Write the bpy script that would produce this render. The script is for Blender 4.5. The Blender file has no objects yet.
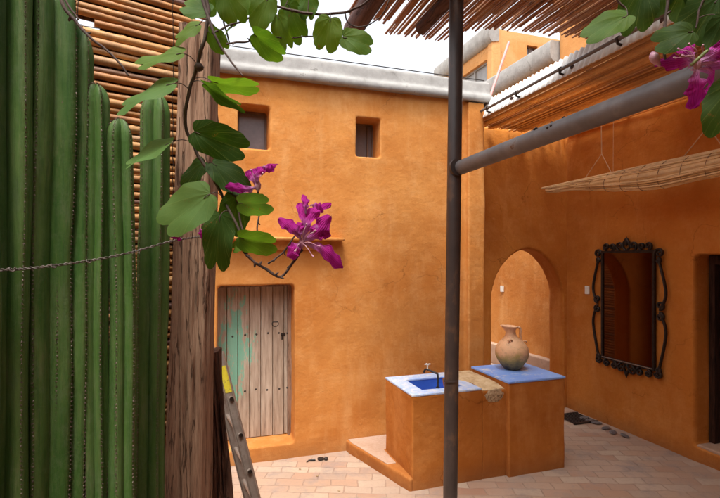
import bpy, bmesh, math, random
from mathutils import Vector, Matrix, noise
random.seed(7)
PI = math.pi
scene = bpy.context.scene
C = scene.collection
V = Vector

# ------------------------------------------------------------------ camera
H = 2.15
YAW = math.radians(18.2)
cam_d = bpy.data.cameras.new('camera'); cam = bpy.data.objects.new('camera', cam_d); C.objects.link(cam)
cam_d.sensor_width = 36; cam_d.lens = 23.5; cam_d.shift_y = 8/720
cam_d.clip_start = 0.02; cam_d.clip_end = 3000
cam.location = (0, 0, H); cam.rotation_euler = (PI/2, 0, -YAW)
scene.camera = cam
FWD = V((math.sin(YAW), math.cos(YAW), 0)); RIGHT = V((math.cos(YAW), -math.sin(YAW), 0)); UP = V((0, 0, 1))
def at(px, py, d):
    return V((0, 0, H)) + FWD*d + RIGHT*((px-360)/470*d) + UP*((257-py)/470*d)

# ------------------------------------------------------------------ materials
def new_mat(name):
    m = bpy.data.materials.new(name); m.use_nodes = True
    nt = m.node_tree; nt.nodes.clear()
    out = nt.nodes.new('ShaderNodeOutputMaterial'); b = nt.nodes.new('ShaderNodeBsdfPrincipled')
    nt.links.new(b.outputs[0], out.inputs[0])
    return m, nt, b, out
def N(nt, t, **kw):
    n = nt.nodes.new(t)
    for k, v in kw.items():
        if k.startswith('i_'): n.inputs[k[2:].replace('_', ' ')].default_value = v
        else: setattr(n, k, v)
    return n
def coords(nt, scale=(1,1,1), rot=(0,0,0), kind='Object'):
    tc = N(nt, 'ShaderNodeTexCoord'); mp = N(nt, 'ShaderNodeMapping')
    mp.inputs['Scale'].default_value = scale; mp.inputs['Rotation'].default_value = rot
    nt.links.new(tc.outputs[kind], mp.inputs[0]); return mp.outputs[0]
def nz(nt, co, scale, detail=4, rough=.55):
    n = N(nt, 'ShaderNodeTexNoise'); n.inputs['Scale'].default_value = scale
    n.inputs['Detail'].default_value = detail; n.inputs['Roughness'].default_value = rough
    nt.links.new(co, n.inputs['Vector']); return n.outputs[0]
def ramp(nt, fac, stops):
    r = N(nt, 'ShaderNodeValToRGB'); e = r.color_ramp.elements
    while len(e) < len(stops): e.new(.5)
    for i, (p, c) in enumerate(stops):
        e[i].position = p; e[i].color = (c if len(c) == 4 else (*c, 1)) if isinstance(c, tuple) else (c, c, c, 1)
    nt.links.new(fac, r.inputs[0]); return r.outputs[0]
def mix(nt, fac, a, b, mode='MIX'):
    m = N(nt, 'ShaderNodeMix', data_type='RGBA', blend_type=mode)
    for s, v in ((0, fac), (6, a), (7, b)):
        if isinstance(v, (int, float)): m.inputs[s].default_value = v
        elif isinstance(v, tuple): m.inputs[s].default_value = (*v[:3], 1)
        else: nt.links.new(v, m.inputs[s])
    return m.outputs[2]
def math_(nt, op, a, b=0.0):
    m = N(nt, 'ShaderNodeMath', operation=op)
    for i, v in ((0, a), (1, b)):
        if isinstance(v, (int, float)): m.inputs[i].default_value = v
        else: nt.links.new(v, m.inputs[i])
    return m.outputs[0]
def bump(nt, b, h, strength=.4, dist=.01, prev=None):
    n = N(nt, 'ShaderNodeBump'); n.inputs['Strength'].default_value = strength; n.inputs['Distance'].default_value = dist
    nt.links.new(h, n.inputs['Height'])
    if prev is not None: nt.links.new(prev, n.inputs['Normal'])
    nt.links.new(n.outputs[0], b.inputs['Normal']); return n.outputs[0]
def setc(nt, b, c, rough=.8):
    if isinstance(c, tuple): b.inputs['Base Color'].default_value = (*c, 1)
    else: nt.links.new(c, b.inputs['Base Color'])
    if isinstance(rough, (int, float)): b.inputs['Roughness'].default_value = rough
    else: nt.links.new(rough, b.inputs['Roughness'])

def plaster(name, base, dark, light, seed=0):
    m, nt, b, _ = new_mat(name)
    co = coords(nt); tr = N(nt, 'ShaderNodeMapping'); tr.inputs['Location'].default_value = (seed, seed*.7, seed*.3)
    nt.links.new(co, tr.inputs[0]); co = tr.outputs[0]
    st = coords(nt, (2.2, 2.2, .45))
    c = mix(nt, ramp(nt, nz(nt, co, .9, 5, .6), [(.36, 0), (.66, 1)]), dark, base)
    c = mix(nt, math_(nt, 'MULTIPLY', ramp(nt, nz(nt, co, 3.2, 9, .72), [(.48, 0), (.70, 1)]), .5), c, light)
    c = mix(nt, math_(nt, 'MULTIPLY', ramp(nt, nz(nt, co, 5.5, 9, .75), [(.5, 0), (.66, 1)]), .45), c, dark)
    c = mix(nt, math_(nt, 'MULTIPLY', ramp(nt, nz(nt, st, 1.5, 6, .65), [(.54, 0), (.70, 1)]), .45), c, light)
    c = mix(nt, math_(nt, 'MULTIPLY', ramp(nt, nz(nt, co, 26, 6, .7), [(.45, 0), (.7, 1)]), .30), c, dark)
    c = mix(nt, math_(nt, 'MULTIPLY', ramp(nt, nz(nt, co, 7, 8, .75), [(.62, 0), (.67, 1)]), .35), c, light)
    # brown darkening with an uneven edge along the foot of the wall
    sp = N(nt, 'ShaderNodeSeparateXYZ'); tc = N(nt, 'ShaderNodeTexCoord'); nt.links.new(tc.outputs['Object'], sp.inputs[0])
    zz = math_(nt, 'ADD', sp.outputs[2], math_(nt, 'MULTIPLY', nz(nt, co, 5, 5), .22))
    c = mix(nt, math_(nt, 'MULTIPLY', ramp(nt, zz, [(.1, 1), (.32, 0)]), .45), c, (.20, .10, .05))
    # worn edges show the paler undercoat
    gp = N(nt, 'ShaderNodeNewGeometry')
    ew = math_(nt, 'ADD', gp.outputs['Pointiness'], math_(nt, 'MULTIPLY', math_(nt, 'SUBTRACT', nz(nt, co, 30, 5, .7), .5), .10))
    c = mix(nt, math_(nt, 'MULTIPLY', ramp(nt, ew, [(.535, 0), (.575, 1)]), .55), c, light)
    # hairline cracks
    vo = N(nt, 'ShaderNodeTexVoronoi', feature='DISTANCE_TO_EDGE'); vo.inputs['Scale'].default_value = 1.1
    wv = N(nt, 'ShaderNodeVectorMath', operation='ADD'); wn = N(nt, 'ShaderNodeTexNoise'); wn.inputs['Scale'].default_value = 3; wn.inputs['Detail'].default_value = 8
    ws_ = N(nt, 'ShaderNodeVectorMath', operation='SCALE'); ws_.inputs['Scale'].default_value = .5
    nt.links.new(co, wn.inputs['Vector']); nt.links.new(wn.outputs['Color'], ws_.inputs[0]); nt.links.new(co, wv.inputs[0]); nt.links.new(ws_.outputs[0], wv.inputs[1]); nt.links.new(wv.outputs[0], vo.inputs['Vector'])
    ck = math_(nt, 'MULTIPLY', ramp(nt, vo.outputs['Distance'], [(0, 1), (.006, 0)]), ramp(nt, nz(nt, co, 1.3, 3), [(.5, 0), (.6, 1)]))
    c = mix(nt, math_(nt, 'MULTIPLY', ck, .55), c, tuple(v*.35 for v in dark))
    # trowel marks
    tr_ = nz(nt, coords(nt, (3, 3, 9), (.5, .3, .2)), 2.2, 5, .6)
    c = mix(nt, math_(nt, 'MULTIPLY', ramp(nt, tr_, [(.46, 0), (.66, 1)]), .12), c, dark)
    b.inputs['Specular IOR Level'].default_value = .12
    setc(nt, b, c, .92)
    n0 = bump(nt, b, tr_, .16, .010)
    n1 = bump(nt, b, nz(nt, co, 14, 6, .6), .6, .012, n0)
    bump(nt, b, nz(nt, co, 90, 3, .6), .35, .003, n1)
    return m
M = {}
M['plaster'] = plaster('ochre_plaster', (.60, .268, .074), (.47, .168, .036), (.68, .37, .145))
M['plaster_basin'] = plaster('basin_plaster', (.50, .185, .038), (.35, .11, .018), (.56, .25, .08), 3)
M['plaster_right'] = plaster('rust_plaster', (.58, .22, .042), (.45, .145, .022), (.64, .29, .09), 7)
M['plaster_far'] = plaster('sunlit_ochre_plaster', (.62, .31, .11), (.52, .24, .08), (.68, .38, .17), 5)  # sunlight on the far walls is put into this paler base
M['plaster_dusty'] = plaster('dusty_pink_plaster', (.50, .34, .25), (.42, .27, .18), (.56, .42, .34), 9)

def m_floor():
    m, nt, b, _ = new_mat('worn_brick_paving')
    co = coords(nt, (1,1,1), (0, 0, math.radians(20)))
    wob = N(nt, 'ShaderNodeVectorMath', operation='ADD'); nn = N(nt, 'ShaderNodeTexNoise'); nn.inputs['Scale'].default_value = 5
    sc = N(nt, 'ShaderNodeVectorMath', operation='SCALE'); sc.inputs['Scale'].default_value = .05
    nt.links.new(co, nn.inputs['Vector']); nt.links.new(nn.outputs['Color'], sc.inputs[0]); nt.links.new(co, wob.inputs[0]); nt.links.new(sc.outputs[0], wob.inputs[1])
    br = N(nt, 'ShaderNodeTexBrick', offset=.5); nt.links.new(wob.outputs[0], br.inputs['Vector'])
    br.inputs['Color1'].default_value = (0,0,0,1); br.inputs['Color2'].default_value = (1,1,1,1); br.inputs['Mortar'].default_value = (.5,.5,.5,1)
    for k, v in (('Scale', 1), ('Mortar Size', .007), ('Mortar Smooth', .6), ('Bias', 0), ('Brick Width', .26), ('Row Height', .13)): br.inputs[k].default_value = v
    cc = ramp(nt, br.outputs[0], [(0, (.36,.20,.13)), (.25, (.43,.29,.20)), (.5, (.38,.235,.16)), (.72, (.45,.34,.25)), (1, (.34,.23,.17))])
    co2 = coords(nt)
    cc = mix(nt, math_(nt, 'MULTIPLY', ramp(nt, nz(nt, co2, 1.4, 6, .6), [(.42, 0), (.62, 1)]), .72), cc, (.40, .29, .22))
    cc = mix(nt, math_(nt, 'MULTIPLY', ramp(nt, nz(nt, co2, 2.8, 7, .7), [(.52, 0), (.68, 1)]), .75), cc, (.22, .18, .17))
    cc = mix(nt, math_(nt, 'MULTIPLY', ramp(nt, nz(nt, co2, 30, 5, .7), [(.5, 0), (.72, 1)]), .4), cc, (.30, .2, .15))
    cc = mix(nt, math_(nt, 'MULTIPLY', br.outputs['Fac'], .28), cc, (.25, .19, .15))
    setc(nt, b, cc, .75)
    n1 = bump(nt, b, math_(nt, 'SUBTRACT', 1.0, br.outputs['Fac']), .7, .006)
    bump(nt, b, nz(nt, co2, 22, 6, .65), .5, .006, n1)
    return m
M['floor'] = m_floor()
def simple(name, stops, scale=8, rough=.7, metal=0, bs=.3, bd=.003, sc=(1,1,1), bscale=None, detail=5):
    m, nt, b, _ = new_mat(name)
    co = coords(nt, sc); f = nz(nt, co, scale, detail, .65)
    setc(nt, b, ramp(nt, f, stops), rough); b.inputs['Metallic'].default_value = metal
    bump(nt, b, nz(nt, co, bscale or scale*3, 5, .6), bs, bd)
    return m
M['ground'] = simple('dry_earth', [(.3, (.20,.14,.09)), (.7, (.32,.24,.16))], 3, .95)
M['coping'] = simple('grey_rendered_coping', [(.28, (.16,.15,.14)), (.36, (.25,.24,.225)), (.5, (.30,.29,.275)), (.62, (.35,.34,.32)), (.66, (.20,.19,.175)), (.72, (.30,.285,.265))], 6, .8, bs=.4, bd=.006, bscale=18, detail=8)
M['post_steel'] = simple('brown_painted_steel', [(.3, (.025,.018,.016)), (.55, (.045,.030,.025)), (.62, (.09,.05,.03)), (.75, (.05,.025,.016))], 6, .42, 0, .25, .001, (1,1,.5), 60)
M['pipe_steel'] = simple('grey_painted_pipe', [(.3, (.085,.075,.072)), (.55, (.13,.115,.11)), (.62, (.16,.14,.13)), (.66, (.10,.05,.03)), (.8, (.06,.03,.02))], 5, .5, 0, .25, .001, bscale=50)
M['iron'] = simple('wrought_iron', [(.3, (.018,.014,.012)), (.7, (.05,.034,.026))], 20, .5, .6, .5, .002)
M['dark_metal'] = simple('dark_metal', [(.3, (.03,.03,.03)), (.7, (.07,.06,.055))], 20, .45, .7)
M['alu'] = simple('dull_aluminium', [(.3, (.24,.19,.16)), (.55, (.33,.27,.23)), (.7, (.18,.11,.07))], 14, .5, .35, .3, .001)
M['yellow'] = simple('yellow_sticker', [(.38, (.62,.50,.03)), (.6, (.72,.6,.05)), (.66, (.25,.2,.05))], 30, .5)
M['white_plastic'] = simple('white_plastic', [(.3, (.7,.68,.62)), (.7, (.78,.76,.7))], 9, .4)
M['pane'] = simple('dusty_window_pane', [(.3, (.13,.115,.125)), (.6, (.19,.17,.18)), (.75, (.24,.21,.22))], 5, .3, 0, .05)
M['frame_wood'] = simple('window_frame_wood', [(.3, (.12,.08,.06)), (.7, (.2,.14,.1))], 9, .7)
M['grey_pane'] = simple('grey_glazing', [(.3, (.20,.19,.18)), (.7, (.30,.29,.28))], 3, .25)
M['rope'] = simple('old_wire', [(.3, (.05,.036,.03)), (.7, (.16,.13,.11))], 60, .7, 0, .6, .001)
M['string'] = simple('tan_string', [(.3, (.55,.36,.2)), (.7, (.65,.45,.28))], 60, .8)
M['white_sheet'] = simple('whitewashed_sheet', [(.3, (.72,.70,.66)), (.7, (.8,.79,.76))], 6, .6, bs=.2)
M['sand'] = simple('sandy_concrete', [(.3, (.36,.22,.11)), (.5, (.56,.40,.22)), (.7, (.66,.52,.33))], 13, .95, bs=.7, bd=.01, bscale=40, detail=8)
M['rough_stone'] = simple('rough_pitted_stone', [(.36, (.16,.10,.055)), (.48, (.40,.27,.15)), (.65, (.54,.40,.25))], 45, .95, bs=1, bd=.012, bscale=70)
M['slate'] = simple('grey_slate', [(.3, (.07,.06,.06)), (.7, (.2,.17,.16))], 12, .9, bs=.6)
M['pole_pink'] = simple('faded_pink_pole', [(.3, (.45,.22,.2)), (.7, (.55,.3,.28))], 6, .6)
M['red'] = simple('red_cloth', [(.3, (.35,.03,.02)), (.7, (.5,.05,.03))], 6, .7)
def m_blue(name, a, b_, worn):
    m, nt, b, _ = new_mat(name); co = coords(nt)
    c = mix(nt, ramp(nt, nz(nt, co, 4, 6, .6), [(.35, 0), (.65, 1)]), a, b_)
    c = mix(nt, ramp(nt, nz(nt, co, 9, 8, .75), [(worn, 0), (worn+.08, 1)]), c, (.62, .66, .74))
    setc(nt, b, c, .55); bump(nt, b, nz(nt, co, 40, 4), .3, .002); return m
M['blue'] = m_blue('pale_blue_limewash', (.17,.32,.78), (.26,.43,.84), .56)
M['blue_worn'] = m_blue('worn_pale_blue_limewash', (.34,.48,.80), (.48,.60,.82), .48)
M['blue_deep'] = m_blue('deep_blue_paint', (.035,.11,.50), (.06,.17,.62), .72)

def m_cane(name, stops, transl=0.0, dirt=.55):
    m, nt, b, out = new_mat(name)
    g = N(nt, 'ShaderNodeNewGeometry')
    c = ramp(nt, g.outputs['Random Per Island'], stops)
    co = coords(nt, (3, 3, 3)); co2 = coords(nt)
    c = mix(nt, math_(nt, 'MULTIPLY', ramp(nt, nz(nt, co, 5, 6, .7), [(.42, 0), (.68, 1)]), dirt), c, (.12, .06, .035))
    c = mix(nt, math_(nt, 'MULTIPLY', ramp(nt, nz(nt, co2, 3.3, 4, .6), [(.5, 0), (.7, 1)]), .35), c, (.48, .30, .15))
    setc(nt, b, c, .5)
    bump(nt, b, nz(nt, co, 40, 3), .3, .002)
    if transl:
        t = N(nt, 'ShaderNodeBsdfTranslucent'); nt.links.new(mix(nt, 1.0, c, (1, .85, .6), 'MULTIPLY'), t.inputs[0])
        mx = N(nt, 'ShaderNodeMixShader'); mx.inputs[0].default_value = transl
        nt.links.new(b.outputs[0], mx.inputs[1]); nt.links.new(t.outputs[0], mx.inputs[2]); nt.links.new(mx.outputs[0], out.inputs[0])
    return m
M['cane'] = m_cane('orange_brown_cane', [(0, (.52,.23,.065)), (.3, (.62,.32,.11)), (.55, (.46,.19,.06)), (.78, (.66,.38,.16)), (.9, (.20,.10,.075)), (1, (.28,.17,.14))])
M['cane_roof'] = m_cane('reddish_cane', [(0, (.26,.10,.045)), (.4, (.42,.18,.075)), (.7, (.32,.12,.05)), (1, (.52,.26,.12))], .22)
M['cane_canopy'] = m_cane('orange_cane', [(0, (.62,.33,.12)), (.3, (.80,.52,.24)), (.5, (.34,.15,.05)), (.62, (.70,.40,.16)), (.85, (.85,.6,.3)), (1, (.42,.2,.07))], .45, .25)
M['reed'] = m_cane('pale_reed', [(0, (.60,.36,.14)), (.4, (.84,.64,.36)), (.7, (.78,.52,.24)), (1, (.34,.18,.07))], 0, .2)

def m_wood(name, stops, axis_scale=(26, 26, 1.5), rough=.88, bs=.9, bd=.006):
    m, nt, b, _ = new_mat(name); co = coords(nt, axis_scale)
    f = nz(nt, co, 2.2, 8, .65)
    c = ramp(nt, f, stops)
    f2 = nz(nt, coords(nt, tuple(v*3 for v in axis_scale)), 2.5, 6, .6)
    c = mix(nt, math_(nt, 'MULTIPLY', ramp(nt, f2, [(.5, 0), (.62, 1)]), .45), c, stops[0][1])
    setc(nt, b, c, rough)
    f3 = nz(nt, coords(nt, tuple(v*.45 for v in axis_scale)), 2.0, 6, .6)
    ck = ramp(nt, math_(nt, 'ABSOLUTE', math_(nt, 'SUBTRACT', f3, .5)), [(0, 1), (.012, 0)])
    f4 = nz(nt, coords(nt, tuple(v*7 for v in axis_scale)), 2.5, 5, .65)
    c = mix(nt, math_(nt, 'MULTIPLY', ramp(nt, f4, [(.4, 0), (.65, 1)]), .35), c, stops[-1][1])
    c = mix(nt, math_(nt, 'MULTIPLY', ck, .4), c, tuple(v*.3 for v in stops[0][1])); nt.links.new(c, b.inputs['Base Color'])
    b.inputs['Specular IOR Level'].default_value = .2
    n1 = bump(nt, b, f, bs, bd); n2 = bump(nt, b, f2, .6, .003, n1); n3 = bump(nt, b, f4, .5, .0015, n2); bump(nt, b, math_(nt, 'SUBTRACT', 1.0, ck), .9, .008, n3); return m
M['post_wood'] = m_wood('weathered_post_wood', [(.30, (.13,.068,.042)), (.44, (.24,.135,.085)), (.54, (.31,.185,.12)), (.7, (.40,.27,.18))])
M['log_wood'] = m_wood('dark_log_wood', [(.34, (.02,.009,.006)), (.5, (.09,.04,.025)), (.7, (.15,.075,.045))])
M['beam_wood'] = m_wood('dark_beam_wood', [(.34, (.035,.02,.018)), (.5, (.09,.05,.045)), (.7, (.13,.08,.07))], (8, .8, 8))
M['dark_door'] = m_wood('dark_door_wood', [(.34, (.012,.006,.004)), (.5, (.045,.02,.012)), (.7, (.07,.03,.018))])
M['trim_wood'] = m_wood('worn_trim_wood', [(.34, (.12,.07,.045)), (.5, (.25,.15,.10)), (.7, (.32,.2,.14))])
def m_doorpaint():
    m, nt, b, _ = new_mat('peeling_green_on_grey_boards'); co = coords(nt, (14, 14, 1.1))
    f = nz(nt, co, 2.2, 8, .65)
    c = ramp(nt, f, [(.33, (.15,.10,.065)), (.45, (.32,.24,.175)), (.6, (.46,.37,.285)), (.72, (.54,.45,.36))])
    g = N(nt, 'ShaderNodeNewGeometry')
    c = mix(nt, .25, c, ramp(nt, g.outputs['Random Per Island'], [(0, (.25,.16,.11)), (.5, (.48,.36,.29)), (1, (.38,.26,.19))]))
    tc = N(nt, 'ShaderNodeTexCoord'); sp = N(nt, 'ShaderNodeSeparateXYZ'); nt.links.new(tc.outputs['Object'], sp.inputs[0])
    # old green coat survives on the left-hand boards, worn away elsewhere
    mx = math_(nt, 'SUBTRACT', 1.0, math_(nt, 'MULTIPLY', math_(nt, 'ABSOLUTE', math_(nt, 'SUBTRACT', sp.outputs[0], -.08)), 4.6))
    mz = math_(nt, 'SUBTRACT', 1.0, math_(nt, 'MULTIPLY', math_(nt, 'ABSOLUTE', math_(nt, 'SUBTRACT', sp.outputs[2], 1.15)), 1.1))
    pat = math_(nt, 'ADD', math_(nt, 'MULTIPLY', mx, .34), math_(nt, 'MULTIPLY', mz, .42))
    pat = math_(nt, 'ADD', pat, math_(nt, 'MULTIPLY', math_(nt, 'SUBTRACT', nz(nt, coords(nt, (5, 5, 1.6)), 3.2, 9, .72), .5), 1.9))
    pf = ramp(nt, pat, [(.46, 0), (.56, 1)])
    c = mix(nt, math_(nt, 'MULTIPLY', pf, .8), c, (.14, .42, .30))
    setc(nt, b, c, .85); bump(nt, b, f, .6, .004); return m
M['door'] = m_doorpaint()

def m_leaf(name, base, yellow):
    m, nt, b, out = new_mat(name)
    tc = N(nt, 'ShaderNodeTexCoord'); sp = N(nt, 'ShaderNodeSeparateXYZ'); nt.links.new(tc.outputs['UV'], sp.inputs[0])
    ang = math_(nt, 'ARCTAN2', math_(nt, 'SUBTRACT', sp.outputs[1], .5), math_(nt, 'ADD', sp.outputs[0], .02))
    w = math_(nt, 'ABSOLUTE', math_(nt, 'SINE', math_(nt, 'MULTIPLY', ang, 6.5)))
    v2 = math_(nt, 'ABSOLUTE', math_(nt, 'SINE', math_(nt, 'ADD', math_(nt, 'MULTIPLY', ang, 19), math_(nt, 'MULTIPLY', nz(nt, coords(nt), 30, 3), 4))))
    vein = math_(nt, 'ADD', ramp(nt, w, [(0, 1), (.10, 0)]), math_(nt, 'MULTIPLY', ramp(nt, v2, [(0, 1), (.3, 0)]), .35))
    oi = N(nt, 'ShaderNodeObjectInfo')
    c = mix(nt, math_(nt, 'MULTIPLY', oi.outputs['Random'], .6), base, yellow)
    c = mix(nt, math_(nt, 'MULTIPLY', ramp(nt, nz(nt, coords(nt), 16, 5, .7), [(.45, 0), (.7, 1)]), .4), c, yellow)
    c = mix(nt, math_(nt, 'MULTIPLY', vein, .42), c, (.22, .31, .10))
    c = mix(nt, ramp(nt, nz(nt, coords(nt), 45, 6, .8), [(.63, 0), (.67, 1)]), c, (.16, .10, .03))
    setc(nt, b, c, .6)
    bump(nt, b, math_(nt, 'ADD', math_(nt, 'MULTIPLY', w, .6), nz(nt, coords(nt), 70, 3)), .35, .002)
    t = N(nt, 'ShaderNodeBsdfTranslucent'); nt.links.new(mix(nt, 1.0, c, (1.9, 1.8, .5), 'MULTIPLY'), t.inputs[0]); b.inputs['Specular IOR Level'].default_value = .22
    mx = N(nt, 'ShaderNodeMixShader'); mx.inputs[0].default_value = .46
    nt.links.new(b.outputs[0], mx.inputs[1]); nt.links.new(t.outputs[0], mx.inputs[2]); nt.links.new(mx.outputs[0], out.inputs[0])
    return m
M['leaf'] = m_leaf('green_leaf', (.060,.145,.018), (.13,.21,.025))
M['leaf_pale'] = m_leaf('pale_leaf_underside', (.085,.19,.05), (.13,.23,.06))
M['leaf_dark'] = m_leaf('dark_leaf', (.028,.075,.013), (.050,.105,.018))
def m_petal():
    m, nt, b, out = new_mat('magenta_petal')
    tc = N(nt, 'ShaderNodeTexCoord'); sp = N(nt, 'ShaderNodeSeparateXYZ'); nt.links.new(tc.outputs['UV'], sp.inputs[0])
    w = math_(nt, 'ABSOLUTE', math_(nt, 'SINE', math_(nt, 'MULTIPLY', sp.outputs[1], 28)))
    c = ramp(nt, sp.outputs[0], [(0, (.72,.55,.66)), (.28, (.60,.20,.52)), (.5, (.52,.03,.34)), (1, (.42,.012,.24))])
    c = mix(nt, math_(nt, 'MULTIPLY', ramp(nt, w, [(0, 1), (.4, 0)]), .6), c, (.22, .005, .13)); b.inputs['Specular IOR Level'].default_value = .15
    setc(nt, b, c, .7); bump(nt, b, w, .5, .003)
    t = N(nt, 'ShaderNodeBsdfTranslucent'); nt.links.new(c, t.inputs[0])
    mx = N(nt, 'ShaderNodeMixShader'); mx.inputs[0].default_value = .45
    nt.links.new(b.outputs[0], mx.inputs[1]); nt.links.new(t.outputs[0], mx.inputs[2]); nt.links.new(mx.outputs[0], out.inputs[0])
    return m
M['petal'] = m_petal()
M['twig'] = simple('dark_twig_bark', [(.3, (.03,.018,.014)), (.7, (.10,.06,.045))], 30, .8, bs=.6, bd=.002)
M['calyx'] = simple('green_calyx', [(.3, (.16,.22,.06)), (.7, (.3,.34,.14))], 30, .6)
M['stamen'] = simple('pale_stamen', [(.3, (.45,.16,.30)), (.7, (.62,.40,.42))], 30, .6)
def m_cactus():
    m, nt, b, _ = new_mat('cactus_skin'); co = coords(nt)
    oi = N(nt, 'ShaderNodeObjectInfo')
    c = mix(nt, oi.outputs['Random'], (.040,.110,.020), (.062,.140,.026))
    c = mix(nt, ramp(nt, nz(nt, coords(nt, (6, 6, 1)), 3, 6, .65), [(.4, 0), (.68, 1)]), c, (.105,.180,.050))
    c = mix(nt, math_(nt, 'MULTIPLY', ramp(nt, nz(nt, coords(nt, (70, 70, 2.5)), 2, 6, .7), [(.45, 0), (.62, 1)]), .35), c, (.018,.055,.02))
    c = mix(nt, math_(nt, 'MULTIPLY', ramp(nt, nz(nt, coords(nt), 45, 6, .8), [(.5, 0), (.66, 1)]), .35), c, (.11,.17,.075))
    c = mix(nt, math_(nt, 'MULTIPLY', ramp(nt, nz(nt, coords(nt, (20, 20, 3)), 2, 8, .8), [(.56, 0), (.7, 1)]), .5), c, (.20,.20,.10))
    c = mix(nt, ramp(nt, nz(nt, coords(nt, (9, 9, 2)), 2.2, 9, .8), [(.63, 0), (.68, 1)]), c, (.17,.12,.09)); b.inputs['Specular IOR Level'].default_value = .22
    gp = N(nt, 'ShaderNodeNewGeometry')
    c = mix(nt, math_(nt, 'MULTIPLY', ramp(nt, math_(nt, 'ADD', gp.outputs['Pointiness'], math_(nt, 'MULTIPLY', math_(nt, 'SUBTRACT', nz(nt, co, 25, 5, .7), .5), .06)), [(.53, 0), (.60, 1)]), .5), c, (.13,.12,.05))
    c = mix(nt, math_(nt, 'MULTIPLY', ramp(nt, nz(nt, coords(nt, (8, 8, 4)), 2.6, 9, .8), [(.52, 0), (.62, 1)]), .4), c, (.12,.17,.08))
    setc(nt, b, c, .5); n1 = bump(nt, b, nz(nt, coords(nt, (40, 40, 2)), 2, 6, .7), .6, .005); bump(nt, b, nz(nt, co, 70, 6), .45, .002, n1); return m
M['cactus'] = m_cactus()
M['areole'] = simple('areole_felt', [(.40, (.05,.03,.022)), (.5, (.14,.11,.085)), (.62, (.34,.31,.26))], 40, .9)
M['spine'] = simple('brown_spines', [(.35, (.05,.025,.018)), (.6, (.16,.10,.075))], 60, .7)
def m_pot():
    m, nt, b, _ = new_mat('fire_marked_clay'); co = coords(nt)
    tc = N(nt, 'ShaderNodeTexCoord'); sp = N(nt, 'ShaderNodeSeparateXYZ'); nt.links.new(tc.outputs['Object'], sp.inputs[0])
    h = math_(nt, 'ADD', sp.outputs[2], math_(nt, 'MULTIPLY', math_(nt, 'SUBTRACT', nz(nt, co, 6, 6, .7), .5), .35))
    c = ramp(nt, h, [(.0, (.05,.035,.025)), (.06, (.22,.16,.05)), (.12, (.42,.30,.07)), (.20, (.72,.42,.22)), (.5, (.78,.46,.27))])
    c = mix(nt, math_(nt, 'MULTIPLY', ramp(nt, nz(nt, co, 26, 6, .7), [(.5, 0), (.68, 1)]), .4), c, (.22, .14, .07))
    setc(nt, b, c, .6); bump(nt, b, nz(nt, co, 30, 5), .35, .003); return m
M['clay'] = m_pot()
def m_mirror():
    m, nt, b, _ = new_mat('dark_speckled_mirror'); co = coords(nt)
    f = ramp(nt, nz(nt, co, 60, 4, .8), [(.62, 0), (.68, 1)])
    sp = N(nt, 'ShaderNodeSeparateXYZ'); tc = N(nt, 'ShaderNodeTexCoord'); nt.links.new(tc.outputs['Object'], sp.inputs[0])
    f = math_(nt, 'MULTIPLY', f, ramp(nt, sp.outputs[2], [(0, .8), (.6, .15)]))
    setc(nt, b, mix(nt, f, (.22,.15,.105), (.16,.08,.035)), .05)  # brown tint darkens the reflection; speckle gets stronger towards the bottom
    b.inputs['Metallic'].default_value = 1; return m
M['mirror'] = m_mirror()

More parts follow.
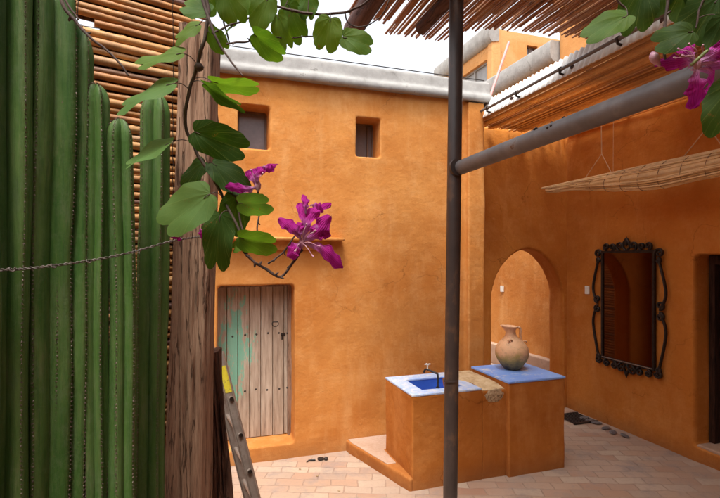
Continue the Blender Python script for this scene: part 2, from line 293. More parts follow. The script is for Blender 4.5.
# ------------------------------------------------------------------ mesh helpers
class MB:
    def __init__(s): s.v = []; s.f = []; s.uv = []
    def add(s, vs, fs, uv=None):
        o = len(s.v); s.v += [V(p) for p in vs]; s.f += [tuple(i+o for i in f) for f in fs]
        s.uv += list(uv) if uv else [(0, 0)]*len(vs); return s
    def box(s, x0, x1, y0, y1, z0, z1, rz=0.0, tilt=None):
        vs = [V((x, y, z)) for z in (z0, z1) for y in (y0, y1) for x in (x0, x1)]
        if rz:
            c = V(((x0+x1)/2, (y0+y1)/2, 0)); R = Matrix.Rotation(rz, 3, 'Z'); vs = [R @ (v-c) + c for v in vs]
        return s.add(vs, [(0,2,3,1), (4,5,7,6), (0,1,5,4), (2,6,7,3), (0,4,6,2), (1,3,7,5)])
    def prism(s, poly, z0, z1):
        n = len(poly); vs = [(x, y, z0) for x, y in poly] + [(x, y, z1) for x, y in poly]
        return s.add(vs, [tuple(range(n-1, -1, -1)), tuple(range(n, 2*n))] + [(i, (i+1) % n, n+(i+1) % n, n+i) for i in range(n)])
    def tube(s, pts, r, n=8, cap=True, squash=None, up=None):
        pts = [V(p) for p in pts]; m = len(pts)
        if isinstance(r, (int, float)): r = [r]*m
        vs = []; prev = None
        for i, p in enumerate(pts):
            t = (pts[min(i+1, m-1)] - pts[max(i-1, 0)]).normalized()
            if up is not None: a = V(up).cross(t)
            elif prev is None: a = t.cross(V((0, 0, 1)) if abs(t.z) < .9 else V((1, 0, 0)))
            else: a = prev - t*prev.dot(t)
            if a.length < 1e-6: a = t.orthogonal()
            a.normalize(); prev = a; b = t.cross(a)
            for k in range(n):
                th = 2*PI*k/n
                ca, cb = math.cos(th), math.sin(th)
                if squash: ca *= squash[0]; cb *= squash[1]
                vs.append(p + (a*ca + b*cb)*r[i])
        fs = [(i*n+k, i*n+(k+1) % n, (i+1)*n+(k+1) % n, (i+1)*n+k) for i in range(m-1) for k in range(n)]
        if cap: fs += [tuple(range(n-1, -1, -1)), tuple(range((m-1)*n, m*n))]
        return s.add(vs, fs)
    def lathe(s, prof, c, n=32, off=None):
        vs = []
        for i, (r, z) in enumerate(prof):
            dx, dy = off(z) if off else (0, 0)
            for k in range(n):
                a = 2*PI*k/n; vs.append((c[0]+dx+r*math.cos(a), c[1]+dy+r*math.sin(a), c[2]+z))
        m = len(prof)
        fs = [(i*n+k, i*n+(k+1) % n, (i+1)*n+(k+1) % n, (i+1)*n+k) for i in range(m-1) for k in range(n)]
        fs += [tuple(range(n-1, -1, -1)), tuple(range((m-1)*n, m*n))]
        return s.add(vs, fs)
    def build(s, name, mat, parent=None, org=None, smooth=False, bevel=0, sharp=65):
        if org is None: org = ORG[parent.name] if parent is not None else (0, 0, 0)
        o0 = V(org); me = bpy.data.meshes.new(name)
        me.from_pydata([tuple(v-o0) for v in s.v], [], s.f)
        uvl = me.uv_layers.new(name='UVMap')
        for lp in me.loops: uvl.data[lp.index].uv = s.uv[lp.vertex_index]
        me.materials.append(M[mat] if isinstance(mat, str) else mat)
        if smooth:
            for p in me.polygons: p.use_smooth = True
            try: me.set_sharp_from_angle(angle=math.radians(sharp))
            except Exception: pass
        o = bpy.data.objects.new(name, me); C.objects.link(o)
        if parent is not None: o.parent = parent
        else: o.location = o0
        ORG[o.name] = tuple(o0)
        if bevel:
            b = o.modifiers.new('bevel', 'BEVEL'); b.width = bevel; b.segments = 2; b.limit_method = 'ANGLE'
        return o
ORG = {}
def tag(o, label=None, cat=None, group=None, kind=None):
    if label: o['label'] = label
    if cat: o['category'] = cat
    if group: o['group'] = group
    if kind: o['kind'] = kind
    return o
def thing(name, loc, label, cat, group=None):
    o = bpy.data.objects.new(name, None); C.objects.link(o); o.location = loc; o.empty_display_size = .1
    ORG[o.name] = tuple(loc); return tag(o, label, cat, group)
def apply(o):
    dg = bpy.context.evaluated_depsgraph_get(); dg.update()
    me = bpy.data.meshes.new_from_object(o.evaluated_get(dg)); old = o.data; o.modifiers.clear(); o.data = me; bpy.data.meshes.remove(old)
def cut(o, cutters):
    """cutters: MB list in world coordinates"""
    tmp = []
    for mb in cutters:
        c = mb.build('tmp', 'plaster', None, (0, 0, 0)); tmp.append(c)
        bm = bmesh.new(); bm.from_mesh(c.data); bmesh.ops.recalc_face_normals(bm, faces=bm.faces); bm.to_mesh(c.data); bm.free()
        m = o.modifiers.new('b', 'BOOLEAN'); m.operation = 'DIFFERENCE'; m.solver = 'EXACT'; m.object = c
    bpy.context.view_layer.update(); apply(o)
    for c in tmp:
        me = c.data; bpy.data.objects.remove(c); bpy.data.meshes.remove(me)
def organic(o, voxel, iters=4, disp=.012, dsize=.6):
    m = o.modifiers.new('r', 'REMESH'); m.mode = 'VOXEL'; m.voxel_size = voxel
    s = o.modifiers.new('s', 'SMOOTH'); s.factor = .5; s.iterations = iters
    bpy.context.view_layer.update(); apply(o)
    me = o.data; lo = V(ORG[o.name])
    if disp:
        nn = [v.normal.copy() for v in me.vertices]
        for v, n in zip(me.vertices, nn):
            p = v.co + lo
            d = noise.noise(p/dsize)*disp + noise.noise(p/(dsize*.3))*disp*.3
            v.co += n*d
    for p in me.polygons: p.use_smooth = True
    return o
def bez(pts, k=8):
    """Catmull-Rom through points"""
    P = [V(p) for p in pts]; out = []
    for i in range(len(P)-1):
        a, b, c, d = P[max(i-1, 0)], P[i], P[i+1], P[min(i+2, len(P)-1)]
        for j in range(k):
            t = j/k
            out.append(.5*((2*b) + (c-a)*t + (2*a-5*b+4*c-d)*t*t + (3*b-a-3*c+d)*t**3))
    out.append(P[-1]); return out

# ------------------------------------------------------------------ ground
tag(MB().add([(-400,-400,-.03), (400,-400,-.03), (400,400,-.03), (-400,400,-.03)], [(0,1,2,3)]).build('ground', 'ground'), kind='structure')
mb = MB(); nx, ny = 90, 130
vs = [(-3.4+9.0*i/nx, -3+13*j/ny, .004+.006*noise.noise(V((i*.4, j*.4, 0)))) for j in range(ny+1) for i in range(nx+1)]
mb.add(vs, [(j*(nx+1)+i, j*(nx+1)+i+1, (j+1)*(nx+1)+i+1, (j+1)*(nx+1)+i) for j in range(ny) for i in range(nx)])
tag(mb.build('courtyard_pavement', 'floor', smooth=True), kind='structure')

# ------------------------------------------------------------------ back building (door, two small windows, ledge)
bb = thing('adobe_building', (1, 5, 0), 'orange plastered building with a plank door and two small high windows', 'building')
mb = MB().box(-3.4, 3.2, 5.0, 8.6, -.05, 4.06)
w = mb.build('wall', 'plaster', bb)
col = MB().box(2.99, 3.215, 4.935, 5.2, -.05, 4.02).build('tmpc', 'plaster', None, (0, 0, 0))
m = w.modifiers.new('u', 'BOOLEAN'); m.operation = 'UNION'; m.solver = 'EXACT'; m.object = col
bpy.context.view_layer.update(); apply(w); bpy.data.objects.remove(col)
cut(w, [MB().box(.12, .905, 4.8, 5.31, .165, 1.852), MB().box(.325, .642, 4.8, 5.30, 3.285, 3.735), MB().box(1.59, 1.89, 4.8, 5.30, 3.27, 3.72)])
organic(w, .019, 2, .014, .7)
# coping with a rolled lower lip, along the front and round the right corner
def coping(path, prof, name, mat, parent):
    """prof: (outward, z) ; path: list of (point, outward dir)"""
    mb = MB(); vs = []; n = len(prof)
    for p, d in path:
        for (o, z) in prof: vs.append(V((p[0]+d[0]*o, p[1]+d[1]*o, z)))
    fs = [(i*n+k, i*n+(k+1) % n, (i+1)*n+(k+1) % n, (i+1)*n+k) for i in range(len(path)-1) for k in range(n)]
    fs += [tuple(range(n-1, -1, -1)), tuple(range((len(path)-1)*n, len(path)*n))]
    return mb.add(vs, fs).build(name, mat, parent, smooth=True, sharp=50)
prof = [(-.3, 4.05), (-.3, 4.27), (.07, 4.265), (.085, 4.25), (.09, 4.12)] + [(.085+.035*math.cos(a), 4.065+.05*math.sin(a)) for a in [math.radians(v) for v in (70, 40, 10, -20, -50, -80, -110, -140)]] + [(.03, 4.03)]
path = [((-3.4+.25*i, 5.0+.006*math.sin(i*1.3)), (0, -1)) for i in range(27)] + [((3.2, 5.0), (.7, -.7)), ((3.22, 5.02), (1, 0)), ((3.22, 8.6), (1, 0))]
path = [(p, d if d != (.7, -.7) else (.9, -1)) for p, d in path]
cp = coping(path, prof, 'coping', 'coping', bb); organic(cp, .014, 5, .005, .5)
MB().tube([(-3.3, 4.925, 4.282), (0, 4.925, 4.285), (3.2, 4.925, 4.28)], .006).build('roof_cable', 'dark_metal', bb)
lg = MB().box(-.35, 1.43, 4.85, 5.05, 2.322, 2.358).build('ledge', 'plaster', bb); organic(lg, .012, 2, .004, .2)
lg = MB().box(-.35, 1.29, 4.955, 5.05, 2.225, 2.332).build('ledge_bracket', 'plaster', bb); organic(lg, .014, 2, .004, .2)
for (x0, x1, z0, z1) in ((.325, .642, 3.285, 3.735), (1.59, 1.89, 3.27, 3.72)):
    f = MB()
    f.box(x0, x0+.022, 5.24, 5.28, z0, z1).box(x1-.022, x1, 5.24, 5.28, z0, z1).box(x0+.022, x1-.022, 5.242, 5.278, z0, z0+.022).box(x0+.022, x1-.022, 5.242, 5.278, z1-.022, z1)
    if x0 > 1: f.box(x0+.22, x0+.235, 5.242, 5.275, z0+.022, z1-.022)
    fo = f.build('window', 'frame_wood', bb)
    MB().box(x0+.005, x1-.005, 5.265, 5.27, z0+.005, z1-.005).build('pane', 'pane', fo)
MB().box(.868, .915, 5.20, 5.27, .16, 1.86).box(.1, .868, 5.202, 5.268, 1.825, 1.86).build('door_frame', 'trim_wood', bb, bevel=.004)
# plank door
d = MB(); bx = .10
wd = [.12, .115, .125, .12, .13, .125, .12]
for i, ww in enumerate(wd):
    x1 = min(bx+ww-.006, .9)
    yy = 5.150+random.uniform(-.003, .003)
    d.box(bx, x1, yy, yy+.03, .175+random.uniform(0, .01), 1.85)
    bx += ww
door = d.build('door', 'door', bb, org=None, bevel=.004)
door.location = (-.62+0, .15+.10, 0)
door.data.transform(Matrix.Translation((.62, -.15, 0)))
for zz in (.72, 1.32):
    for i, xx in enumerate((.28, .40, .52, .64, .76, .85)):
        if random.random() < .12: continue
        p = (xx+random.uniform(-.008, .008), 5.15, zz+random.uniform(-.012, .012))
        MB().lathe([(.012, 0), (.011, .004), (.006, .009), (.0015, .011)], (0, 0, 0), 10).build('nail', 'iron', door, (0, 0, 0))
        o = bpy.data.objects[-1] if False else None
        n_ = [x for x in C.objects if x.name.startswith('nail')][-1]
        n_.data.transform(Matrix.Translation(V(p)-V(ORG[bb.name])-V(door.location)) @ Matrix.Rotation(PI/2, 4, 'X'))
def onto_door(o): o.data.transform(Matrix.Translation(-V(door.location)))
k = MB(); k.tube([(.72+.034*math.cos(a), 5.135, 1.425+.03*math.sin(a)) for a in [math.radians(v) for v in range(150, 391, 15)]], .005, 8)
k.tube([(.69, 5.14, 1.444), (.75, 5.14, 1.444)], .006); onto_door(k.build('ring_handle', 'iron', door, smooth=True))
k = MB().box(.78, .83, 5.135, 5.148, 1.285, 1.32).box(.785, .805, 5.122, 5.136, 1.25, 1.29); k.tube([(.795+.012*math.cos(a), 5.129, 1.29+.02*math.sin(a)) for a in [math.radians(v) for v in range(0, 181, 20)]], .003)
onto_door(k.build('latch', 'iron', door))

# ------------------------------------------------------------------ arch wall
aw = thing('arched_wall', (4.1, 5.45, 0), 'orange wall across the corner with a pointed arch opening into a passage', 'wall')
w = MB().box(3.19, 5.3, 5.45, 5.74, -.05, 3.9).build('wall', 'plaster_right', aw)
pts = []
for i in range(0, 25):
    t = i/24*PI
    u_ = -math.cos(t); x = 4.245+.585*u_; pts.append((x, 1.62+.64*max(0, 1-abs(u_)**1.9)**.62))
poly = [(3.66, -.2)] + pts + [(4.83, -.2)]
c = MB(); n = len(poly)
c.add([(x, 5.2, z) for x, z in poly] + [(x, 6.0, z) for x, z in poly], [tuple(range(n)), tuple(range(2*n-1, n-1, -1))] + [(i, n+i, n+(i+1) % n, (i+1) % n) for i in range(n)])
bm_fix = c
cut(w, [c]); organic(w, .024, 6, .012, .6)

# ------------------------------------------------------------------ right house wall with doorway
rh = thing('rust_house', (4.9, 2, 0), 'rust orange house wall on the right with a dark recessed doorway', 'building')
w = MB().box(4.9, 5.5, -3, 5.60, -.05, 4.5).build('wall', 'plaster_right', rh)
cut(w, [MB().box(4.7, 5.32, 2.5, 3.61, .165, 2.17)]); organic(w, .024, 2, .014, .8)
fr = MB().box(5.10, 5.19, 3.54, 3.60, .17, 2.165).box(5.10, 5.19, 2.51, 2.6, .17, 2.165).box(5.102, 5.188, 2.6, 3.54, 2.07, 2.165).build('door_frame', 'dark_door', rh, bevel=.006)
dd = MB()
for i in range(5): dd.box(5.20, 5.24, 2.6+.188*i, 2.783+.188*i, .18, 2.07)
dd = dd.build('door', 'dark_door', rh, bevel=.004)
MB().tube([(5.19, 2.7, 1.0), (5.15, 2.7, 1.0), (5.15, 2.7, 1.14), (5.19, 2.7, 1.14)], .008).build('handle', 'iron', dd)
sl = MB().box(4.915, 5.3, 2.5, 3.60, .05, .180).build('doorstep', 'plaster_dusty', rh); organic(sl, .016, 3, .006, .2)
tag(MB().box(4.882, 4.9, 5.03, 5.10, 1.65, 1.76).build('wall_switch', 'white_plastic', None, (4.9, 5.06, 1.65), bevel=.004), 'small white switch plate on the rust wall left of the mirror', 'switch')

# ------------------------------------------------------------------ passage wall beyond the arch
pw = thing('passage_wall', (5.6, 7.5, 0), 'lit orange wall seen through the arch with a pale pinkish base', 'wall')
w = MB().box(5.6, 6.0, 5.62, 11, -.05, 3.1).build('wall', 'plaster', pw); organic(w, .04, 4, .015, .6)
w = MB().box(5.50, 5.63, 5.7, 11, -.02, .41).build('plinth', 'plaster_dusty', pw); organic(w, .025, 3, .008, .3)  # low pale pinkish band along the base of the passage wall
tag(MB().box(5.575, 5.6, 7.93, 8.02, 1.46, 1.58).build('wall_switch', 'white_plastic', None, (5.6, 7.97, 1.46), bevel=.004), 'tiny white switch plate on the passage wall inside the arch', 'switch')
cb = MB()
z = .35
while z < 2.5:
    r = random.uniform(.012, .017); cb.tube([(3.235, 6.1, z), (3.235, 6.62, z+random.uniform(-.01, .01))], r, 6); z += 2*r+.012
tag(cb.build('cane_blind', 'cane', None, (3.235, 6.36, .35), smooth=True), 'cane blind on the passage side wall, seen only reflected in the mirror', 'blind')

# ------------------------------------------------------------------ far buildings
def slope_coping(x, y0, y1, z, h, out, parent):
    pr = [(-.15, z-h*.9), (-.15, z), (out*.8, z), (out, z-h*.12), (out, z-h*.6), (out*.85, z-h*.85), (out*.4, z-h), (0, z-h)]
    return coping([((x, y0-.02), (-1, 0)), ((x, (y0+y1)/2), (-1, 0)), ((x, y1), (-1, 0))], pr, 'coping', 'coping', parent)
A = thing('tall_building', (6.9, 10.36, 0), 'farthest orange building, sunlight put into its pale colour, with grey coping and large grey window', 'building')
w = MB().box(6.9, 12, 10.36, 13.2, -.05, 8.0).build('wall', 'plaster_far', A)
cut(w, [MB().box(6.7, 7.05, 10.5, 12.6, 5.6, 7.25), MB().box(8.02, 8.36, 10.2, 10.5, 7.42, 7.72)])
slope_coping(6.9, 10.2, 13.2, 8.03, .46, .14, A)
MB().box(6.86, 7.12, 10.2, 10.42, -.02, 7.95).build('corner_pilaster', 'plaster_far', A, bevel=.03)
f = MB()
for yy in (10.5, 11.2, 11.9, 12.56): f.box(6.98, 7.02, yy, yy+.04, 5.6, 7.25)
f.box(6.985, 7.015, 10.54, 12.56, 5.6, 5.65).box(6.985, 7.015, 10.54, 12.56, 7.2, 7.25).box(6.985, 7.015, 10.54, 12.56, 6.4, 6.44)
f = f.build('window', 'coping', A); MB().box(7.022, 7.04, 10.5, 12.6, 5.6, 7.25).build('pane', 'grey_pane', f)
f = MB().box(8.02, 8.36, 10.44, 10.47, 7.42, 7.45).box(8.02, 8.36, 10.44, 10.47, 7.69, 7.72).box(8.17, 8.2, 10.443, 10.467, 7.45, 7.69).build('window', 'frame_wood', A)
MB().box(8.02, 8.36, 10.475, 10.49, 7.42, 7.72).build('pane', 'pane', f)
B = thing('terrace_wall', (6.39, 8.6, 0), 'orange terrace wall with a rounded grey coping below the tall building', 'wall')
MB().box(6.39, 6.7, 7.40, 10.33, -.05, 6.2).build('wall', 'plaster_far', B)
slope_coping(6.39, 7.41, 10.2, 6.3, .40, .14, B)
Cb = thing('stair_tower', (8, 6.9, 0), 'plain orange tower, sunlight put into its pale colour, right of the terrace coping', 'building')
w = MB().box(6.405, 11, 6.2, 7.385, -.05, 8.2).build('wall', 'plaster_far', Cb); organic(w, .07, 4, .02, 1)
MB().box(6.33, 11.1, 6.1, 7.39, 8.2, 8.45).build('coping', 'coping', Cb, bevel=.05)
tag(MB().tube([at(487, 106, 6.3), at(509, 42, 6.6)], .018, 8).build('leaning_pole', 'pole_pink', None, at(487, 106, 6.3), smooth=True), 'thin faded pink pole leaning above the low canopy', 'pole')

# ------------------------------------------------------------------ canes
def cane(mb, p0, p1, r, n=7, seg=.28, jit=.003, node=1.14):
    p0, p1 = V(p0), V(p1); L = (p1-p0).length; t = random.uniform(0, seg); pts = [p0]; rs = [r]
    side = random.uniform(-1, 1)*jit*2
    def P(s): 
        q = p0.lerp(p1, s/L); q.z += side*math.sin(s/L*PI); return q
    while t < L-.03:
        pts += [P(t-.012), P(t), P(t+.012)]; rs += [r, r*node, r]; t += seg*random.uniform(.8, 1.15)
    pts.append(p1); rs.append(r*.97)
    mb.tube(pts, rs, n)
# fence behind the cacti
cf = thing('cane_fence', (-.3, 1.9, 0), 'tall screen of horizontal orange brown canes behind the cacti', 'fence')
F0 = V((-.05, 1.93, 0)); FD = V((-.956, -.292, 0)); FNn = V((.292, -.956, 0))
mb = MB(); z = .03; done_gap = False
while z < 3.5:
    r = random.choice([.010, .012, .013, .014, .016, .011])*random.uniform(.95, 1.05)
    tl = random.uniform(-.012, .012)
    a = F0 - FD*.055 + V((0, 0, z+r+tl*.2)) + FNn*random.uniform(-.004, .004); b = F0 + FD*1.6 + V((0, 0, z+r+tl)) + FNn*random.uniform(-.004, .004)
    gap = not done_gap and z > 2.93
    if gap: done_gap = True; b = F0 + FD*.33 + V((0, 0, z+r+.004))
    cane(mb, a, b, r); z += 2*r + random.choice([.0005, .001, .002, .004])
mb.build('cane_slats', 'cane', cf, smooth=True)
mb = MB(); z = .045  # dark layer added so the gaps between the canes look shaded
while z < 3.45:
    gp_ = 2.92 < z < 2.975
    mb.tube([F0 - FD*.02 - FNn*.027 + V((0, 0, z)), F0 + FD*(.31 if gp_ else 1.6) - FNn*.027 + V((0, 0, z+random.uniform(-.003, .003)))], .0135, 6); z += .0275
mb.build('gap_shade_canes', 'log_wood', cf, smooth=True)
for t in (.07, .55, 1.2):
    MB().tube([F0+FD*t-FNn*.075, F0+FD*t-FNn*.075+V((0, 0, 3.45))], .03, 8).build('upright', 'log_wood', cf, smooth=True)
for t in (.075, .38):
    mb = MB(); z = .1; pts = []
    while z < 3.4:
        pts.append(F0+FD*(t+random.uniform(-.003, .003))+FNn*(.019+random.uniform(-.002, .002))+V((0, 0, z))); z += .03
    mb.tube(pts, .0013, 4).build('tie_wire', 'dark_metal', cf)
# wooden post
def rough_post(name, mat, p0, p1, w0, w1, dpt, label, cat, seed, amp=.010):
    p0, p1 = V(p0), V(p1); mb = MB(); nu, nv = 56, 130; vs = []
    for j in range(nv+1):
        s = j/nv; c = p0.lerp(p1, s); wd_ = w0+(w1-w0)*s
        for i in range(nu):
            a = 2*PI*i/nu; ca, sa = math.cos(a), math.sin(a)
            k = 1/max(abs(ca), abs(sa))**.72
            x = ca*k*wd_/2; y = sa*k*dpt/2
            q = V((x*26, y*26, s*3.2+seed)); g = noise.noise(q)*amp + noise.noise(V((x*90, y*90, s*5+seed)))*amp*.4
            crack = max(0, 1-abs(noise.noise(V((a*2.4, seed, s*1.3))*1.0))*14)*amp*1.3
            f = 1 + (g-crack)/(wd_/2)
            p = c + RIGHT*(x*f) + FWD*(y*f); vs.append(p)
    fs = [(j*nu+i, j*nu+(i+1) % nu, (j+1)*nu+(i+1) % nu, (j+1)*nu+i) for j in range(nv) for i in range(nu)]
    fs += [tuple(range(nu-1, -1, -1)), tuple(range(nv*nu, (nv+1)*nu))]
    mb.add(vs, fs); return tag(mb.build(name, mat, None, tuple(p0), smooth=True, sharp=60), label, cat)
top = at(201, 30, 1.75); bot = at(189, 498, 1.75); dirn = (bot-top)
b0 = top + dirn*((top.z)/(top.z-bot.z))
rough_post('wooden_post', 'post_wood', b0, top, .150, .128, .13, 'weathered brown timber post at the end of the cane fence', 'post', 1.3)
l1 = at(216, 350, 1.98); l2 = at(224, 498, 1.98); dd_ = l2-l1; lb = l1+dd_*(l1.z/(l1.z-l2.z))
rough_post('leaning_log', 'log_wood', lb, l1, .15, .03, .09, 'dark split log leaning behind the timber post beside the ladder', 'log', 5.1, .014)

# ------------------------------------------------------------------ ladder
ld = thing('ladder', at(284, 605, 2.95), 'old aluminium ladder with a yellow sticker leaning beside the timber post', 'ladder')
la, lb_ = at(219.5, 352, 2.95), at(283, 604, 2.95)
off = (at(220, 412, 3.3)-at(231.5, 412, 2.95)); off.z = 0
for k in range(2):
    o_ = off*k; mb = MB()
    a, b = la+o_, lb_+o_; t = (b-a).normalized(); sx = RIGHT - t*RIGHT.dot(t); sx.normalize(); ny_ = t.cross(sx)
    def slab(u0, u1, v0, v1, mbx=mb, a=a, b=b, sx=sx, ny_=ny_):
        vs = [p + sx*u + ny_*v for p in (a, b) for u in (u0, u1) for v in (v0, v1)]
        mbx.add(vs, [(0,1,3,2), (4,6,7,5), (0,4,5,1), (2,3,7,6), (0,2,6,4), (1,5,7,3)])
    slab(-.028, .028, -.002, .002); slab(-.028, -.024, .0025, .022); slab(.024, .028, .0025, .022)
    mb.build('side_rail', 'alu', ld)
L = (lb_-la).length; t = (lb_-la).normalized(); s = .30
sx = RIGHT - t*RIGHT.dot(t); sx.normalize(); nyv = t.cross(sx)
while s < L-.05:
    p = la+t*s; MB().tube([p-(off.normalized()*.012), p+off*1.03], .015, 10).build('rung', 'alu', ld, smooth=True)
    MB().tube([p-off.normalized()*.0155, p-off.normalized()*.013], .013, 10).build('rung_end', 'iron', ld, smooth=True)
    s += .235
fw = t.cross(sx).normalized()
if fw.dot(FWD) > 0: fw = -fw
mb = MB(); p0, p1 = la+t*.09+fw*.0035, la+t*.26+fw*.0035
mb.add([p0-sx*.024, p0+sx*.024, p1+sx*.024, p1-sx*.024, p0-sx*.024-fw*.001, p0+sx*.024-fw*.001, p1+sx*.024-fw*.001, p1-sx*.024-fw*.001], [(0,1,2,3), (4,7,6,5), (0,4,5,1), (1,5,6,2), (2,6,7,3), (3,7,4,0)]).build('sticker', 'yellow', ld)

# ------------------------------------------------------------------ cacti
def cactus(px, wpx, topy, d, label, ribs=6, ph=0.0, lean=0.0, botpx=None, seed=0):
    tp = at(px, topy, d); bp = at(botpx if botpx is not None else px, 498, d)
    dr = (bp-tp)/(tp.z-bp.z); base = tp+dr*tp.z; Ht = tp.z; R = wpx/2*d/470
    t = thing('column_cactus', tuple(base), label, 'cactus', 'column cacti in front of the cane fence')
    nu = ribs*10; zs = []; z = 0
    while z < Ht-R*1.5: zs.append(z); z += .035
    nz_ = 10; z0 = Ht-R*1.5
    zs += [z0 + R*1.5*math.sin(i/nz_*PI/2) for i in range(nz_+1)]
    vs = []; crest = {}
    for j, z in enumerate(zs):
        c = base.lerp(tp, z/Ht) + V((noise.noise(V((z*1.3, seed, 0))), noise.noise(V((z*1.3, seed, 9))), 0))*.014
        k = 1+.07*noise.noise(V((z*2.2, seed, 4)))
        if z > z0:
            u = (z-z0)/(R*1.5); k *= math.sqrt(max(0, 1-u*u))*.97+.03
        tw = ph + .2*noise.noise(V((z*.7, seed, 2)))
        for i in range(nu):
            a = 2*PI*i/nu; ft = (a*ribs/(2*PI)) % 1.0; ft = min(ft, 1-ft)*2; cc = 1-(ft*ft+.012)**.5 if ft < .82 else (1-ft)*.8+.04
            r = R*k*(.50+.52*max(cc, 0)**.9)*(1+.035*noise.noise(V((i*.5, z*9, seed)))+.03*noise.noise(V((i//10, z*4, seed))))
            vs.append(c+V((math.cos(a+tw)*r, math.sin(a+tw)*r, 0)) - V((0, 0, 0 if z <= z0 else (1-cc)*R*.25)))
            if i % 10 == 0: crest.setdefault(i//10, []).append((c+V((math.cos(a+tw)*r, math.sin(a+tw)*r, 0)), V((math.cos(a+tw), math.sin(a+tw), 0))))
    n = len(zs)
    fs = [(j*nu+i, j*nu+(i+1) % nu, (j+1)*nu+(i+1) % nu, (j+1)*nu+i) for j in range(n-1) for i in range(nu)] + [tuple(range((n-1)*nu, n*nu))]
    MB().add(vs, fs).build('stem', 'cactus', t, smooth=True, sharp=80)
    # woolly areoles and short spines along each rib crest
    sp = MB(); sp.f2 = []
    for rb, lst in crest.items():
        for (pa, na), (pb, nb) in zip(lst[:-1], lst[1:]):
            Ls = (pb-pa).length; step = .0095 if pa.z > 1.0 else .04
            k = max(1, int(Ls/step))
            if pa.z > .9 and nb.dot(-FWD) > -.35:
                pass
            for q in range(k):
                p = pa.lerp(pb, (q+random.random()*.3)/k); nn = na
                if nn.dot(-FWD) < -.4: continue
                sd = nn.cross(UP); e = random.uniform(.0009, .0019) if p.z > .9 else .003
                sp.f2 += range(len(sp.f), len(sp.f)+8); sp.add([p+nn*e, p-nn*e, p+sd*e, p-sd*e, p+UP*e*1.7, p-UP*e*1.7], [(0,2,4), (2,1,4), (1,3,4), (3,0,4), (2,0,5), (1,2,5), (3,1,5), (0,3,5)])
                for _ in range(5):
                    dv = (nn*random.uniform(.3, 1) + sd*random.uniform(-1, 1) + UP*random.uniform(-.8, .8)).normalized()
                    l = random.uniform(.004, .009); s1 = dv.orthogonal().normalized()*.0006; s2 = dv.cross(s1)
                    sp.add([p+s1, p-s1*.5+s2*.9, p-s1*.5-s2*.9, p+dv*l], [(0,1,3), (1,2,3), (2,0,3)])
    so_ = sp.build('spines', 'spine', t); so_.data.materials.append(M['areole'])
    for fi in sp.f2: so_.data.polygons[fi].material_index = 1
    return t
cactus(-26, 70, -130, 1.16, 'tallest cactus column, cut off by the left edge of the photo', 5, .5, botpx=-26, seed=1)
cactus(17, 68, -90, 1.24, 'tall cactus column, second from the left, running past the top of the photo', 5, .25, botpx=10, seed=2)
cactus(48, 58, -40, 1.30, 'tall cactus column, third from the left, just left of the round-topped ones', 5, .95, botpx=42, seed=3)
cactus(72, 42, 22, 1.34, 'round-topped cactus column touching the tall ones, tallest of those whose tip shows', 5, .62, botpx=68, seed=4)
cactus(97, 25, 84, 1.36, 'slim cactus column with its tip beside the tall group', 5, .2, botpx=97, seed=5)
cactus(121, 27, 119, 1.38, 'cactus column with the lowest tip of the row', 5, .72, botpx=122, seed=6)
cactus(156, 32, 92, 1.58, 'darker scarred cactus column standing next to the timber post', 5, .3, botpx=148, seed=7)

# wire slung across the cacti
mb = MB(); pts = bez([at(-60, 276, 1.09), at(0, 270, 1.085), at(20, 269, 1.11), at(50, 266, 1.13), at(80, 262, 1.19), at(110, 257, 1.25), at(140, 250, 1.34), at(172, 241, 1.42), at(190, 238, 1.60), at(204, 236, 1.64)], 22)
for ph_ in (0, PI):
    q = []
    for i, p in enumerate(pts):
        a = i*.75+ph_; q.append(p + UP*.0022*math.sin(a) + FWD*.0022*math.cos(a))
    mb.tube(q, .0016, 5)
for i in (28, 66, 92, 128):
    p = pts[i]; mb.tube([p+V((0, 0, (.0045*math.sin(a))))+FWD*.005*math.cos(a)+RIGHT*.002*a for a in [x*.6 for x in range(14)]], .0016, 5)
tag(mb.build('fence_wire', 'rope', None, tuple(pts[0]), smooth=True), 'old twisted wire slung across the cactus columns to the timber post', 'wire')

# ------------------------------------------------------------------ platform, basin
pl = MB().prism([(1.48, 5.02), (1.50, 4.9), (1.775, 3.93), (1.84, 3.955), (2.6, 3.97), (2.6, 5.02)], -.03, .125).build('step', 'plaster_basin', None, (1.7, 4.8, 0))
organic(pl, .014, 3, .005, .2)
tag(pl, 'low plastered step between the back wall and the washbasin block', 'step')
pt = MB().prism([(1.505, 4.995), (1.512, 4.9), (1.69, 4.28), (1.78, 4.28), (1.78, 4.62), (2.6, 4.62), (2.6, 4.995)], .12, .1305).build('step_top', 'plaster_dusty', pl, (1.7, 4.8, 0), bevel=.004)
ws = thing('washbasin_block', (2.6, 4.3, 0), 'orange plastered outdoor washbasin block with pale blue tops', 'washbasin')
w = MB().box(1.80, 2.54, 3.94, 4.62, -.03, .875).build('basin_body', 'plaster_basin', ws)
cut(w, [MB().box(1.955, 2.40, 4.06, 4.46, .62, 1.0)]); organic(w, .012, 2, .005, .3)
def ring_top(x0, x1, y0, y1, hx0, hx1, hy0, hy1, z0, z1):
    mb = MB()
    o = [(x0, y0), (x1, y0), (x1, y1), (x0, y1)]; i = [(hx0, hy0), (hx1, hy0), (hx1, hy1), (hx0, hy1)]
    vs = [(x, y, z) for z in (z0, z1) for x, y in o+i]
    fs = []
    for k in range(4):
        n_ = (k+1) % 4
        fs += [(8+k, 8+n_, 12+n_, 12+k), (k, 4+k, 4+n_, n_), (k, n_, 8+n_, 8+k), (4+k, 12+k, 12+n_, 4+n_)]
    return mb.add(vs, fs)
ring_top(1.797, 2.53, 3.937, 4.618, 1.96, 2.395, 4.065, 4.455, .866, .886).build('basin_rim', 'blue_worn', ws, bevel=.005)
